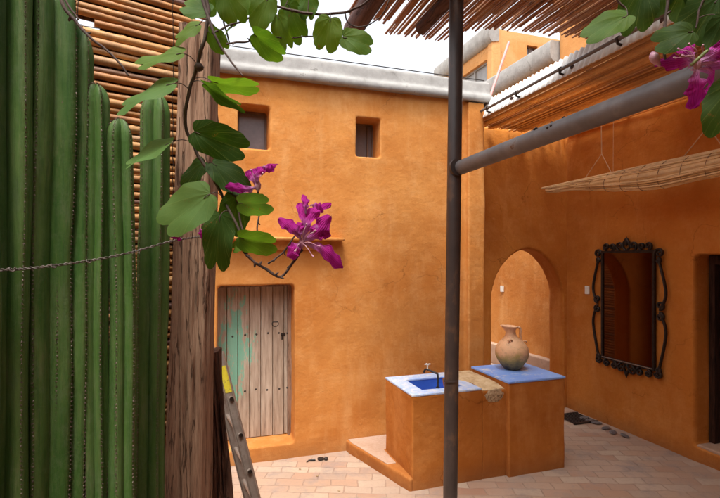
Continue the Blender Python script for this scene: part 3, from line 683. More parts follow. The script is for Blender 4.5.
bw = MB(); x0, x1, y0, y1 = 1.955, 2.40, 4.06, 4.46
vs = [(x0, y0, .88), (x1, y0, .88), (x1, y1, .88), (x0, y1, .88), (x0+.015, y0+.015, .65), (x1-.015, y0+.015, .65), (x1-.015, y1-.015, .65), (x0+.015, y1-.015, .65)]
bw.add(vs, [(0,4,5,1), (1,5,6,2), (2,6,7,3), (3,7,4,0), (4,7,6,5)])
bw.build('basin_bowl', 'blue_deep', ws, smooth=False)
w = MB(); w.add([(2.535, 3.943, -.03), (2.82, 3.943, -.03), (2.82, 4.60, -.03), (2.535, 4.60, -.03), (2.535, 3.943, .85), (2.82, 3.943, .85), (2.82, 4.60, .882), (2.535, 4.60, .882), (2.535, 4.14, .88), (2.82, 4.14, .88)],
      [(3,2,1,0), (0,1,5,4), (1,2,6,9,5), (2,3,7,6), (3,0,4,8,7), (4,5,9,8), (8,9,6,7)])
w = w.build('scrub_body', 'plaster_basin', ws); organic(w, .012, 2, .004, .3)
g = MB(); nx_, ny_2 = 24, 44; vs = []
for j in range(ny_2+1):
    t = j/ny_2; y = 4.60-(4.60-3.955)*t
    xl = 2.545-.10*max(0, 1-(t/.72)**3) + .012*noise.noise(V((t*9, 1, 0))) if t < .72 else 2.545
    for i in range(nx_+1):
        x = xl+(2.797-xl)*i/nx_; z = .8885 - .030*max(0, (t-.7)/.3)**1.5 + .0035*noise.noise(V((x*40, y*40, 0))) + .003*noise.noise(V((x*120, y*120, 4)))
        edge = min(1, i/2, (nx_-i)/2, j/2+.2); vs.append((x, y, z-.003*(1-edge)))
g.add(vs, [(j*(nx_+1)+i, (j+1)*(nx_+1)+i, (j+1)*(nx_+1)+i+1, j*(nx_+1)+i+1) for j in range(ny_2) for i in range(nx_)])
k0 = len(g.v); g.add([(2.545, 3.955, .858), (2.797, 3.955, .858), (2.797, 3.950, .80), (2.545, 3.950, .80)], [(0,3,2,1)])
g.build('scrub_board', 'sand', ws, smooth=True)
g = MB(); rings = 9; sg = 44; vs = [(2.675, 3.934, .80)]
for r_ in range(1, rings+1):
    for k in range(sg):
        a = 2*PI*k/sg; e = 1+.14*noise.noise(V((math.cos(a)*2, math.sin(a)*2, 6)))
        x = 2.675+.115*r_/rings*math.cos(a)*e; z = .798+.068*r_/rings*math.sin(a)*e
        vs.append((x, 3.948-.012*(1-(r_/rings)**2)**.5+.005*noise.noise(V((x*90, z*90, 2))), z))
fs = [(0, 1+(k+1) % sg, 1+k) for k in range(sg)] + [(1+(r_-1)*sg+k, 1+(r_-1)*sg+(k+1) % sg, 1+r_*sg+(k+1) % sg, 1+r_*sg+k) for r_ in range(1, rings) for k in range(sg)]
g.add(vs, [f[::-1] for f in fs]).build('rough_lip', 'rough_stone', ws, smooth=True)
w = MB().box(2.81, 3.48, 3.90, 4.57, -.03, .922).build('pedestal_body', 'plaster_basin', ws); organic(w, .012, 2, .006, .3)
MB().box(2.803, 3.487, 3.893, 4.577, .912, .935).build('pedestal_top', 'blue', ws, bevel=.006)
f = MB(); p = V((2.13, 4.075, .886))
f.tube([p, p+V((0, 0, .01))], .02, 12); f.tube(bez([p, p+V((0, 0, .12)), p+V((-.004, .012, .137)), p+V((-.02, .035, .143)), p+V((-.06, .10, .16)), p+V((-.075, .12, .155)), p+V((-.085, .13, .125))], 6), .010, 8)
fa = f.build('faucet', 'dark_metal', ws, smooth=True)
q = p+V((-.06, .10, .16)); MB().tube([q, q+V((0, 0, .05))], .007, 8).tube([q+V((-.03, 0, .052)), q+V((.03, 0, .052))], .006, 8).tube([q+V((0, -.025, .052)), q+V((0, .025, .052))], .006, 8).build('tap_handle', 'white_plastic', fa, smooth=True)

# ------------------------------------------------------------------ jug
PC = V((3.16, 4.33, .935))
jt = thing('clay_jug', tuple(PC), 'round pink and olive clay jug standing on the blue pedestal top', 'jug')
def joff(z): return (-.02*max(0, (z-.25)/.2)*1.2, .0)
prof = [(.072, 0), (.085, .008), (.120, .05), (.155, .10), (.174, .15), (.177, .20), (.166, .245), (.138, .285), (.100, .32), (.070, .35), (.056, .38), (.052, .41), (.058, .435), (.072, .452), (.085, .462), (.083, .468), (.068, .462), (.050, .44), (.045, .41), (.045, .38), (.03, .36)]
jb = MB().lathe(prof, PC, 48, joff)
for i, v in enumerate(jb.v):
    l = v-PC
    if l.z > .42:
        u = RIGHT.dot(V((l.x, l.y, 0))); v.z += .10*(-u)*.6
        if u < -.04: jb.v[i] = v - RIGHT*.018
jb.build('body', 'clay', jt, smooth=True, sharp=80)
c0 = PC + RIGHT*-.018
hp = [c0+RIGHT*.060+UP*.448, c0+RIGHT*.095+UP*.452, c0+RIGHT*.112+UP*.42, c0+RIGHT*.108+UP*.37, c0+RIGHT*.118+UP*.315, c0+RIGHT*.13+UP*.285]
MB().tube(bez(hp, 6), .016, 10, squash=(1.35, .8)).build('handle', 'clay', jt, smooth=True)
mb = MB()
for u, z_ in ((.128, .295), (-.055, .325)):
    mb = MB()
    cc_ = PC + RIGHT*u - FWD*(.02 if u > 0 else .095) + UP*z_
    mb.tube([cc_+RIGHT*.022*math.cos(a)+UP*.014*math.sin(a)+(-FWD*.012)*math.sin(a) for a in [x*PI/6 for x in range(7)]], .008, 8)
    mb.build('lug', 'clay', jt, smooth=True)
mb = MB()
for k in range(5):
    a = random.uniform(-.02, .03); cc_ = PC+RIGHT*(-.055+a)-FWD*.108+UP*(.308+random.uniform(-.012, .012)); mb.lathe([(.001, -.005), (.006, 0), (.001, .005)], cc_, 8)
mb.build('relief_dots', 'log_wood', jt)

# ------------------------------------------------------------------ steel post and beam pipe
pt = thing('steel_post', (1.80, 3.20, 0), 'dark brown round steel post in front of the washbasin carrying a grey pipe', 'post')
MB().tube([(1.775, 3.20, 0), (1.79, 3.20, 1.2), (1.83, 3.195, 4.12)], .054, 24).build('pole', 'post_steel', pt, smooth=True)
MB().tube([(1.783, 3.20, 1.20), (1.783, 3.20, 1.212)], .058, 24).build('weld_collar', 'post_steel', pt, smooth=True)
MB().tube([(1.80, 3.155, 2.825), (1.801, 3.125, 2.826)], .062, 24).build('beam_collar', 'post_steel', pt, smooth=True)
MB().box(1.69, 1.86, 3.11, 3.29, .0, .02).build('base_plate', 'post_steel', pt, bevel=.003)
MB().tube([(1.83, 3.16, 2.825), (1.85, 1.4, 2.86), (1.87, -2.0, 2.93)], .054, 24).build('beam_pipe', 'pipe_steel', pt, smooth=True)
for k in range(8):
    mb = MB()
    y = 2.15+random.uniform(-.12, .12); a = random.uniform(.3, 1.5)
    c_ = V((1.842+.054*math.cos(PI-a), y, 2.845+.054*math.sin(a))); mb.lathe([(.002, -.008), (random.uniform(.006, .016), 0), (.002, .008)], c_, 7)
    mb.build('rust_lump', 'iron', pt)

# ------------------------------------------------------------------ overhead cane roof
cr = thing('cane_roof', (3, 3, 4.2), 'overhead roof of reddish brown canes with light showing between them', 'roof')
mb = MB(); x = 1.17
while x < 5.35:
    r = random.uniform(.006, .0115)
    if x < 1.62: ye = 3.93
    elif x < 2.2: ye = 4.12
    else: ye = 3.92-.18*min(1, (x-2.2)/.3)-.28*(x-2.3)/2.5
    ye += random.uniform(-.05, .05)
    zz = 4.27+random.uniform(-.012, .012)
    cane(mb, (x, -1.5, zz), (x+random.uniform(-.03, .03), ye, zz+random.uniform(-.01, .01)), r, 7, .3, .004)
    x += 2*r+random.choice([-.001, -.001, 0, 0, .0005, .001, .004])
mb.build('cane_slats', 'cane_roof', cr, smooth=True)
mb = MB(); x = 1.2
while x < 5.35:
    r = random.uniform(.006, .011); cane(mb, (x, -1.5, 4.305), (x+random.uniform(-.10, .10), (3.86 if x < 2.4 else 3.6)+random.uniform(-.25, .0), 4.31), r, 6, .4); x += 2*r+random.choice([0, .001, .003, .008])
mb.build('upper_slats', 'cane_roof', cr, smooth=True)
for (x_, r_, ye) in ((1.83, .055, 3.82), (1.24, .085, 3.98), (4.78, .05, 3.2)):
    MB().tube([(x_, -1.5, 4.245-r_), (x_+.01, 1, 4.25-r_), (x_, ye, 4.245-r_)], r_, 16).build('beam', 'beam_wood', cr, smooth=True)
for y_ in (-.8, .6, 2.0, 3.3):
    MB().tube([(1.15, y_, 4.34), (5.35, y_+.02, 4.345)], .022, 10).build('cross_pole', 'beam_wood', cr, smooth=True)

mb = MB(); x = -3.1  # unseen roof bay added behind the viewer to shade cacti and fence
while x < 1.15:
    r = random.uniform(.010, .017); cane(mb, (x, -2.5, 4.27), (x+random.uniform(-.03, .03), -.1+random.uniform(-.08, .08), 4.27), r, 6, .4); x += 2*r+random.choice([0, .001, .002, .005])
mb.build('added_shade_slats', 'cane_roof', cr, smooth=True)
MB().tube([(-3.2, -.3, 4.23), (1.2, -.3, 4.23)], .03, 10).build('added_shade_beam', 'beam_wood', cr, smooth=True)
MB().tube([(-3.2, -2.0, 4.23), (1.2, -2.0, 4.23)], .03, 10).build('added_shade_beam', 'beam_wood', cr, smooth=True)

# ------------------------------------------------------------------ low canopy
lc = thing('low_canopy', (4.05, 4, 3.85), 'low canopy of orange canes with a white scalloped edge above the arch', 'canopy')
mb = MB(); x = 3.215
while x < 4.9:
    r = random.uniform(.011, .017); cane(mb, (x, 2.35, 3.86+random.uniform(-.006, .006)), (x+random.uniform(-.012, .012), 5.42-random.uniform(0, .12), 3.86), r, 7, .3, .003)
    x += 2*r+random.choice([.0005, .001, .001, .002, .004, .011])
mb.build('cane_slats', 'cane_canopy', lc, smooth=True)
mb = MB()
y = 2.35; n_ = 0; vs = []
K = 360
for i in range(K+1):
    yy = 2.35+3.05*i/K; s = abs(math.sin(i*PI/8))
    for (xx, zz) in ((3.19-.010*s, 3.835), (3.29-.010*s, 4.055+.022*s), (3.302-.010*s, 4.055+.022*s), (3.202-.010*s, 3.835)): vs.append((xx, yy, zz))
fs = [(i*4+k, i*4+(k+1) % 4, (i+1)*4+(k+1) % 4, (i+1)*4+k) for i in range(K) for k in range(4)]
mb.add(vs, fs).build('scalloped_edge', 'white_sheet', lc, smooth=True)
ys = [2.3, 2.95, 3.6, 4.25, 4.8, 5.35]
for a_, b_ in zip(ys[:-1], ys[1:]):
    MB().tube([(3.165, a_, 3.915), (3.162, b_+.03, 3.905)], .016, 10).build('edge_pole', 'pipe_steel', lc, smooth=True)
    MB().tube([(3.155, b_, 3.925), (3.155, b_, 3.87), (3.21, b_, 3.86)], .012, 8).tube([(3.165, b_-.012, 3.91), (3.165, b_+.012, 3.91)], .022, 12).build('bracket', 'iron', lc, smooth=True)
for y_ in (2.6, 3.5, 4.4, 5.2):
    MB().tube([(3.2, y_, 3.90), (4.92, y_, 3.90)], .02, 8).build('cross_pole', 'beam_wood', lc, smooth=True)

# ------------------------------------------------------------------ hanging reed mat
hm = thing('reed_mat', (4.2, 3.7, 3.0), 'pale rolled reed mat hanging level from strings before the right wall', 'mat')
mb = MB()
def prof_r(s):   # thickness along the length, s 0 at far tip
    return .022+.088*min(1, (s/1.1))**.8*(1-.2*math.sin(s*2.5+.4))+.014*noise.noise(V((s*2.7, 1.5, 0)))
random.seed(21)
ns = 26
for k in range(ns*4):
    a = random.uniform(-PI, PI); rr = random.uniform(.93, 1.04)
    pts = []; ph_ = random.uniform(0, 9)
    for j in range(31):
        s = 2.9*j/30; R_ = prof_r(s)
        x_ = 4.2+R_*rr*math.cos(a)*.9+.004*math.sin(s*7+ph_); z_ = 3.05 - R_*.85 + R_*rr*math.sin(a)*.9 + .005*math.sin(s*5+ph_*2)
        pts.append((x_, 5.02-s, z_))
    mb.tube(pts, random.uniform(.005, .010), 6)
mb2 = MB(); n = 20; vs = []
for j in range(61):
    s = 2.9*j/60; R_ = prof_r(s)*.93
    for i in range(n):
        a = 2*PI*i/n; w_ = 1+.05*noise.noise(V((s*4, i*.9, 3)))
        vs.append((4.2+R_*w_*math.cos(a)*.9, 5.02-s, 3.05-R_*.85+R_*w_*math.sin(a)*.9))
mb2.add(vs, [(j*n+i, j*n+(i+1) % n, (j+1)*n+(i+1) % n, (j+1)*n+i) for j in range(60) for i in range(n)]+[tuple(range(n))])
mb2.build('rolled_mat', 'reed', hm, smooth=True)
mb.build('reeds', 'reed', hm, smooth=True)
mb = MB()
for s in [.12+.22*i for i in range(13)]:
    R_ = prof_r(s)*1.06
    mb = MB(); mb.tube([(4.2+R_*.9*math.cos(a), 5.02-s-.03*math.sin(a), 3.05-prof_r(s)*.85+R_*.95*math.sin(a)) for a in [x*PI/8 for x in range(17)]], .003, 5)
    mb.build('binding', 'trim_wood', hm, smooth=True)
MB().tube([(4.17, 5.08, 3.045), (4.17, 3.5, 3.06), (4.17, 2.1, 3.065)], .013, 8).build('top_cane', 'reed', hm, smooth=True)
for y_ in (4.15, 2.98):
    mb = MB(); k_ = V((4.2, y_-.01, 3.30))
    mb.tube([k_, (4.2, y_, 3.86)], .0045, 5); mb.tube([k_, (4.17, y_+.22, 3.04)], .0045, 5); mb.tube([k_, (4.2, y_-.16, 3.04)], .0045, 5)
    mb.tube([(4.2, y_-.17, 3.86), (4.2, y_-.165, 3.05)], .0025, 5)
    mb.build('hanging_string', 'string', hm)

# ------------------------------------------------------------------ mirror
mr = thing('wall_mirror', (4.9, 4.41, .8), 'tall mirror in a scrolled black wrought iron frame on the rust wall', 'mirror')
ya, yb, za, zb = 4.06, 4.76, .88, 2.20; X = 4.855
MB().box(X+.012, X+.03, ya-.01, yb+.01, za-.01, zb+.01).build('backing', 'dark_door', mr)
MB().box(X+.004, X+.0105, ya, yb, za, zb).build('glass', 'mirror', mr)
b_ = .022
MB().box(X-.012, X+.02, ya-.03, ya, za-.03, zb+.03).box(X-.012, X+.02, yb, yb+.03, za-.03, zb+.03).box(X-.011, X+.019, ya, yb, za-.03, za).box(X-.011, X+.019, ya, yb, zb, zb+.03).build('frame', 'iron', mr, bevel=.004)
MB().box(X-.016, X-.012, ya-.01, yb+.01, za-.012, za-.003).build('bottom_strip', 'alu', mr)
def iron(pts2, name='scroll', r=.0135, parent=mr):
    pts = [V((X, y, z)) for y, z in pts2]
    return MB().tube(pts, r, 8, squash=(1.0, 1.5), up=(1, 0, 0)).build(name, 'iron', parent, smooth=True)
def spiral(cy, cz, r0, r1, a0, turns, n=26):
    out = []
    for i in range(n+1):
        t = i/n; a = a0+turns*2*PI*t; r = r0+(r1-r0)*t; out.append((cy+r*math.cos(a), cz+r*math.sin(a)))
    return out
def s_scroll(y, z0, z1, sgn, bulge, rlo, rhi, skew):
    """C-scroll from z0 to z1 bulging outward, with a curl of its own size at each end"""
    tn = 1.25
    lo = spiral(y+sgn*(rlo+.014), z0+rlo, .008, rlo, 0 if sgn > 0 else PI, -tn if sgn > 0 else tn)
    hi = spiral(y+sgn*(rhi+.014), z1-rhi, .008, rhi, 0 if sgn > 0 else PI, tn if sgn > 0 else -tn)
    P0 = V((0, *lo[-1])); P1 = V((0, *hi[-1])); zm = z0+(z1-z0)*skew
    mid = bez([V((0, *lo[-4])), P0, V((0, y+sgn*bulge, zm)), P1, V((0, *hi[-4]))], 10)[10:31]
    return lo+[(p.y, p.z) for p in mid[1:-1]]+hi[::-1]
zmid = (za+zb)/2
for sgn, y in ((1, yb+.03), (-1, ya-.03)):
    iron(s_scroll(y, za-.04, zmid-.012, sgn, .135, .030, .050, .66))
    iron(s_scroll(y, zmid+.012, zb-.06, sgn, .135, .050, .030, .34))
    iron(spiral(y+sgn*.055, zb-.005, .052, .010, PI if sgn > 0 else 0, sgn*-1.4))
    iron(spiral(y+sgn*.045, za-.055, .045, .010, PI if sgn > 0 else 0, sgn*1.4))
yc = (ya+yb)/2
for sgn in (1, -1):
    for dy, zz, R_, tt in ((.095, zb+.085, .055, 1.3), (.21, zb+.075, .045, -1.3), (.30, zb+.08, .045, 1.35)):
        iron(spiral(yc+sgn*dy, zz, R_, .008, -PI/2, sgn*tt))
    for dy, zz, R_, tt in ((.075, za-.09, .052, -1.3), (.185, za-.08, .048, 1.3), (.295, za-.075, .043, -1.35)):
        iron(spiral(yc+sgn*dy, zz, R_, .008, PI/2, sgn*tt))
    iron([(yc+sgn*.01, zb+.03), (yc+sgn*.05, zb+.07), (yc+sgn*.035, zb+.13), (yc, zb+.175)])
    iron([(yc+sgn*.01, za-.03), (yc+sgn*.04, za-.08), (yc, za-.16)])
MB().lathe([(.003, 0), (.02, .02), (.026, .05), (.015, .085), (.002, .12)], (X, yc, zb+.08), 12).build('finial', 'iron', mr, smooth=True)
MB().lathe([(.002, 0), (.014, .03), (.02, .06), (.003, .09)], (X, yc, za-.20), 12).build('pendant', 'iron', mr, smooth=True)
MB().tube([(X+.02, yc, zb-.1), (4.905, yc, zb-.1)], .012).build('hook', 'iron', mr)

# ------------------------------------------------------------------ small things on the floor
g = MB()
gx, gy = 4.66, 5.02
for i in range(9): g.box(gx-.17+.04*i, gx-.155+.04*i, gy-.16, gy+.16, .012, .026)
g.box(gx-.19, gx+.19, gy-.185, gy-.16, .010, .028).box(gx-.19, gx+.19, gy+.16, gy+.185, .010, .028)
tag(g.build('drain_grate', 'dark_metal', None, (gx, gy, .01), bevel=.002), 'dark iron drain grate in the paving by the rust wall', 'grate')
for i in range(6):
    a = MB(); c = (4.70+random.uniform(-.04, .12), 4.35+.13*i, .01)
    if i > 2: c = (4.78, 4.5+.1*i, .01)
    a.lathe([(.03, 0), (.05, .008), (.03, .02), (.004, .024)], c, 7)
    o = a.build('flat_stone', 'slate', None, c); o.scale = (1.5, random.uniform(.6, 1.2), 1); o.rotation_euler = (0, 0, random.uniform(0, 3))
    tag(o, 'small flat dark stone lying by the drain grate along the rust wall', 'stone', 'flat stones by the drain grate')
g = MB().lathe([(.035, 0), (.036, .012), (.02, .018), (.004, .02)], (1.16, 4.86, .008), 14).lathe([(.02, 0), (.022, .02), (.012, .03), (.003, .032)], (1.21, 4.83, .008), 10)
g.tube([(1.10, 4.85, .016), (1.03, 4.86, .014), (1.0, 4.83, .012)], [.012, .008, .003], 7)
tag(g.build('floor_drain', 'dark_metal', None, (1.16, 4.86, 0), smooth=True), 'small dark drain fitting on the paving below the back wall', 'drain')
for (px, py) in ((317, 477), (339, 492), (300, 470)):
    d_ = 2.15*470/(py-257); c = at(px, py, d_); c.z = .008
    tag(MB().lathe([(.008, 0), (.013, .005), (.003, .011)], c, 7).build('pebble', 'rough_stone', None, tuple(c)), 'tiny dark pebble loose on the paving left of the step', 'pebble', 'pebbles on the paving')

# ------------------------------------------------------------------ bauhinia branches
OUT = [(0,0), (-.06,.12), (-.05,.28), (.10,.42), (.35,.5), (.60,.49), (.83,.41), (.97,.29), (1.0,.18), (.95,.08), (.84,0)]
OUTC = bez([(x, y, 0) for x, y in OUT], 3)
def leaf(parent, px, py, Lpx, ang, roll, d, mat='leaf', wr=.95, bend=.25, fold=.22, twig=None, pitch=0.0, seed=None):
    L = Lpx*d/470; W = L*wr
    rs = random.Random(seed if seed is not None else int(px*7+py*13))
    a = math.radians(ang); xd = RIGHT*math.cos(a)+UP*math.sin(a); pr = math.radians(pitch)
    xd = (xd*math.cos(pr)+FWD*math.sin(pr)).normalized()
    zd = -FWD - xd*(-FWD).dot(xd); zd.normalize(); yd = zd.cross(xd)
    R = Matrix.Rotation(math.radians(roll), 3, xd); zd = R @ zd; yd = R @ yd
    c = at(px, py, d); vs = []; uv = []; fs = []
    nu = len(OUTC)-1; nv = 6; base = c - xd*L*.45
    idx = {}
    lob = {1: rs.uniform(.86, 1.1), -1: rs.uniform(.86, 1.1)}; wav = rs.uniform(0, 6)
    for s in (1, -1):
        for i in range(nu+1):
            o = OUTC[i]; o = V((o.x*(1+(lob[s]-1)*i/nu*(1-i/nu)*4), o.y*lob[s]*(1+.035*math.sin(i*1.7+wav)), 0)); mx_ = .84*min(1, i/nu*1.0)
            for j in range(nv+1):
                if s == -1 and j == 0: idx[(s, i, j)] = idx[(1, i, 0)]; continue
                t = j/nv; x = mx_*(1-t)+o.x*t; y = o.y*t*s
                ax = x*L; ay = y*W
                z = abs(y)*W*fold - bend*L*(x*x)*.55 - abs(y)**2*W*.35 + .045*L*math.sin(x*8+s*2+wav)*abs(y)*2
                idx[(s, i, j)] = len(vs); vs.append(base+xd*ax+yd*ay+zd*z); uv.append((x, y+.5))
        for i in range(nu):
            for j in range(nv):
                q = (idx[(s, i, j)], idx[(s, i+1, j)], idx[(s, i+1, j+1)], idx[(s, i, j+1)])
                q = tuple(dict.fromkeys(q)); fs.append(q if s == -1 else q[::-1])
    o = MB().add(vs, fs, uv).build('leaf', mat, parent, smooth=True, sharp=180)
    if twig:
        best = min((p for p in twig), key=lambda p: (p-base).length)
        if (best-base).length < .25:
            m_ = (best+base)/2 + UP*.006
            MB().tube(bez([best, m_, base, base+xd*L*.12+zd*.0005], 4), .0009, 6).build('petiole', 'twig', o, smooth=True)
    return o
def petal(parent, p0, p1, wpx, d, dz=0.0, curl=.25, roll=0.0, mat='petal'):
    a, b = at(*p0, d), at(*p1, d+dz); ax = b-a; L = ax.length; xd = ax.normalized(); W = wpx*d/470
    zd = -FWD - xd*(-FWD).dot(xd); zd.normalize(); yd = zd.cross(xd)
    R = Matrix.Rotation(math.radians(roll), 3, xd); zd = R @ zd; yd = R @ yd
    vs = []; uv = []; nu, nv = 22, 6; s0 = random.uniform(0, 6)
    for i in range(nu+1):
        t = i/nu; w_ = (.10+.9*math.sin(PI*min(1, t**1.7))**.8)*(1+.13*math.sin(t*23+s0)) if t > 0 else .1
        for j in range(nv+1):
            y = (j/nv-.5); z = curl*L*(math.sin(t*PI)*.6 - t*t*.9) + .19*W*math.sin(t*21+j*1.3+s0)*abs(y)*2 - abs(y)*W*.5
            vs.append(a+xd*L*t + yd*y*W*w_ + zd*z + yd*.11*L*math.sin(t*4+s0)*t); uv.append((t, j/nv))
    fs = [(i*(nv+1)+j, (i+1)*(nv+1)+j, (i+1)*(nv+1)+j+1, i*(nv+1)+j+1) for i in range(nu) for j in range(nv)]
    return MB().add(vs, fs, uv).build('petal', mat, parent, smooth=True, sharp=180)
def flower(parent, c, d, petals, stam, label=None):
    cc_ = at(*c, d); mb = MB(); mb.lathe([(.002, -.012), (.006, -.004), (.0065, .004), (.003, .01)], cc_, 8)
    for (q, l) in stam:
        e = at(*q, d-.02); m_ = (cc_+e)/2 - FWD*.008 + UP*.004
        mb.tube(bez([cc_, m_, e], 5), .0008, 5); mb.tube([e, e+(e-cc_).normalized()*.006], .0016, 5)
    f_ = mb.build('flower', 'stamen', parent, smooth=True)
    for p in petals: petal(f_, *p)
    return f_
def twigs(parent, specs, bumps=True):
    allp = []; 
    for pts, r0, r1, kn in specs:
        P = bez([at(*p) for p in pts], 8); n = len(P); mb = MB()
        for i, p in enumerate(P): P[i] = p + V((noise.noise(p*40), noise.noise(p*40+V((5, 0, 0))), noise.noise(p*40+V((0, 7, 0)))))*.0022
        rs = [(r0+(r1-r0)*i/(n-1))*(1+.15*noise.noise(P[i]*90)) for i in range(n)]
        mb.tube(P, rs, 8)
        if kn:
            for i in range(4, n-2, kn):
                p = P[i]; dv = V((random.uniform(-1, 1), random.uniform(-1, 1), random.uniform(-1, 1))).normalized()
                mb.tube([p, p+dv*(rs[i]*1.6+.003), p+dv*(rs[i]*1.6+.006)], [rs[i]*.9, rs[i]*.8, rs[i]*.4], 6)
        mb.build('twig', 'twig', parent, smooth=True, sharp=80); allp += P
    return allp
D = 1.0
br = thing('orchid_tree_branch', tuple(at(198, -60, D)), 'leafy branch with magenta flowers hanging before the timber post on the left', 'branch')
tw = twigs(br, [
    ([(192, -90, 1.02), (203, -20, 1.0), (208, 20, .99), (196, 70, .99), (187, 100, .99), (187, 130, 1.0), (198, 155, 1.0), (214, 180, 1.0), (228, 208, 1.0), (246, 245, .99)], .0042, .0028, 0),
    ([(214, 182, 1.0), (236, 198, 1.0), (241, 205, 1.0)], .0026, .002, 0),
    ([(238, 202, 1.0), (240, 222, 1.0), (247, 240, .99)], .0024, .0018, 0),
    ([(246, 245, .99), (243, 250, .98), (255, 262, .98), (268, 270, .97), (282, 276, .97), (296, 258, .97), (303, 244, .97)], .0030, .0026, 3),
    ([(268, 264, .98), (284, 252, .98), (295, 236, .98)], .0020, .0018, 4),
    ([(258, 190, 1.0), (259, 210, 1.0), (257, 232, .99)], .0018, .0016, 4),
    ([(241, 203, 1.0), (252, 190, 1.0), (257, 185, 1.0)], .002, .0016, 0),
    ([(186, -80, .97), (200, -10, .96), (212, 28, .95), (224, 52, .95), (243, 76, .94)], .0040, .0018, 0),
    ([(216, -40, 1.05), (220, 5, 1.04), (226, 30, 1.03), (230, 44, 1.03)], .0026, .0016, 0),
    ([(212, 34, .97), (230, 25, 1.0), (250, 18, 1.02), (265, 2, 1.04), (275, -30, 1.05)], .0020, .0018, 5),
    ([(226, 44, .97), (245, 42, .99), (268, 38, 1.0), (300, 37, 1.02), (322, 35, 1.03)], .0022, .0012, 6),
    ([(236, -40, 1.04), (256, -5, 1.03), (270, 4, 1.02), (300, 12, 1.0), (330, 14, .99), (352, 10, .98), (372, -4, .97), (385, -40, .96)], .0030, .0026, 9),
    ([(345, 12, .99), (348, 22, .99), (358, 27, .99), (370, 24, .98), (384, 12, .97), (392, -10, .96)], .0016, .0012, 0),
    ([(45, -60, .93), (62, 0, .92), (76, 22, .92), (90, 37, .92), (112, 55, .92), (129, 76, .92)], .0040, .0018, 9),
    ([(52, -60, .93), (63, -8, .92), (78, 20, .92)], .0030, .0018, 0),
    ([(45, -60, .93), (120, -110, 1.0), (192, -90, 1.02), (236, -40, 1.04)], .008, .006, 0),
    ([(186, -80, .97), (236, -110, 1.0), (275, -30, 1.05)], .006, .002, 0),
    ([(216, -40, 1.05), (236, -40, 1.04)], .003, .003, 0),
    ([(236, -40, 1.04), (310, -90, 1.0), (385, -40, .96), (392, -10, .96)], .006, .0012, 0),
])
LV = [ # px, py, len px, tip angle, roll, depth, mat, width ratio
 (187,30,34,200,20,.96,'leaf',.9), (161,58,48,192,42,.95,'leaf',.75), (146,91,64,195,46,.94,'leaf_pale',.7), (197,8,34,170,30,1.0,'leaf',.95),
 (230,4,44,280,25,1.0,'leaf',1.0), (216,40,30,310,30,.99,'leaf',.9), (262,12,42,250,10,1.0,'leaf',1.0), (294,21,42,300,45,1.02,'leaf',.9),
 (308,5,30,270,15,1.0,'leaf',.95), (281,30,40,285,40,1.0,'leaf',.8), (267,46,46,318,38,.98,'leaf',.95), (328,32,36,255,5,.98,'leaf',.9),
 (357,41,38,350,-30,.97,'leaf',.85), (224,36,26,240,30,1.01,'leaf',.9), (208,-4,44,290,20,1.02,'leaf',1.0), (234,87,50,346,70,.97,'leaf',.6),
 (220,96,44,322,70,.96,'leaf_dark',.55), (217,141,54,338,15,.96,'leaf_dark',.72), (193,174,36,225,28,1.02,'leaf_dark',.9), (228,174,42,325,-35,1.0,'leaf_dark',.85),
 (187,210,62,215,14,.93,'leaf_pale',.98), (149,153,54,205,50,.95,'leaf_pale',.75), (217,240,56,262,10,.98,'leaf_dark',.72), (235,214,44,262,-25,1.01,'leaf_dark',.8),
 (253,204,32,355,32,.95,'leaf_pale',.95), (256,242,38,345,35,.95,'leaf',.9), (242,243,24,210,30,.98,'leaf',.8), (244,2,40,240,30,1.05,'leaf',.9), (285,2,36,265,25,1.05,'leaf',.9), (300,-6,34,280,25,1.02,'leaf',.9)]
LP = {187.210: 1}
for (px, py, l, an, ro, d_, mt, wr) in LV:
    if py < 50: l *= .86; ro += random.uniform(-25, 30); an += random.uniform(-12, 12)
    leaf(br, px, py, l, an, ro, d_, mt, wr*.94*random.uniform(.88, 1.08), random.uniform(.1, .4), random.uniform(.1, .35), tw)
flower(br, (258, 186), .99, [((258,187),(247,164),15,.99,.02,.35,20), ((256,186),(268,160),10,.99,-.01,.5,-20), ((256,188),(230,196),13,.99,.02,.3,30), ((257,187),(226,190),10,.99,-.02,.35,-10), ((262,166),(273,170),8,.98,0,.4,0)], [((262, 175), 1), ((252, 172), 1)])
flower(br, (302, 243), .96, [((302,242),(330,221),18,.96,-.02,.3,10), ((302,240),(308,198),13,.96,.03,.35,25), ((302,242),(324,198),14,.96,.0,.35,-30), ((302,241),(283,217),13,.96,-.02,.35,10), ((304,243),(346,260),15,.96,.0,.3,-15), ((302,243),(288,252),15,.96,-.02,.35,20),
    ((306,214),(305,193),8,.96,.0,.5,30), ((310,205),(324,208),8,.95,.0,.5,-30), ((301,238),(296,222),11,.95,.0,.3,0), ((310,226),(331,234),11,.95,.0,.3,0)], [((312, 255), 1), ((318, 246), 1), ((296, 250), 1), ((306, 226), 1), ((314, 232), 1)])
flower(br, (214, 228), 1.0, [((216,232),(203,214),14,1.01,0,.3,0), ((216,228),(208,236),12,1.0,0,.3,20), ((205,226),(199,238),8,1.0,0,.3,0)], [])
flower(br, (176, 228), .97, [((180,226),(168,236),13,.97,0,.3,0), ((178,226),(174,240),9,.97,0,.3,30)], [])
MB().lathe([(.001, -.010), (.008, -.006), (.010, 0), (.007, .006), (.001, .009)], at(199, 67, .985), 8).build('seed_pod', 'twig', br, smooth=True)

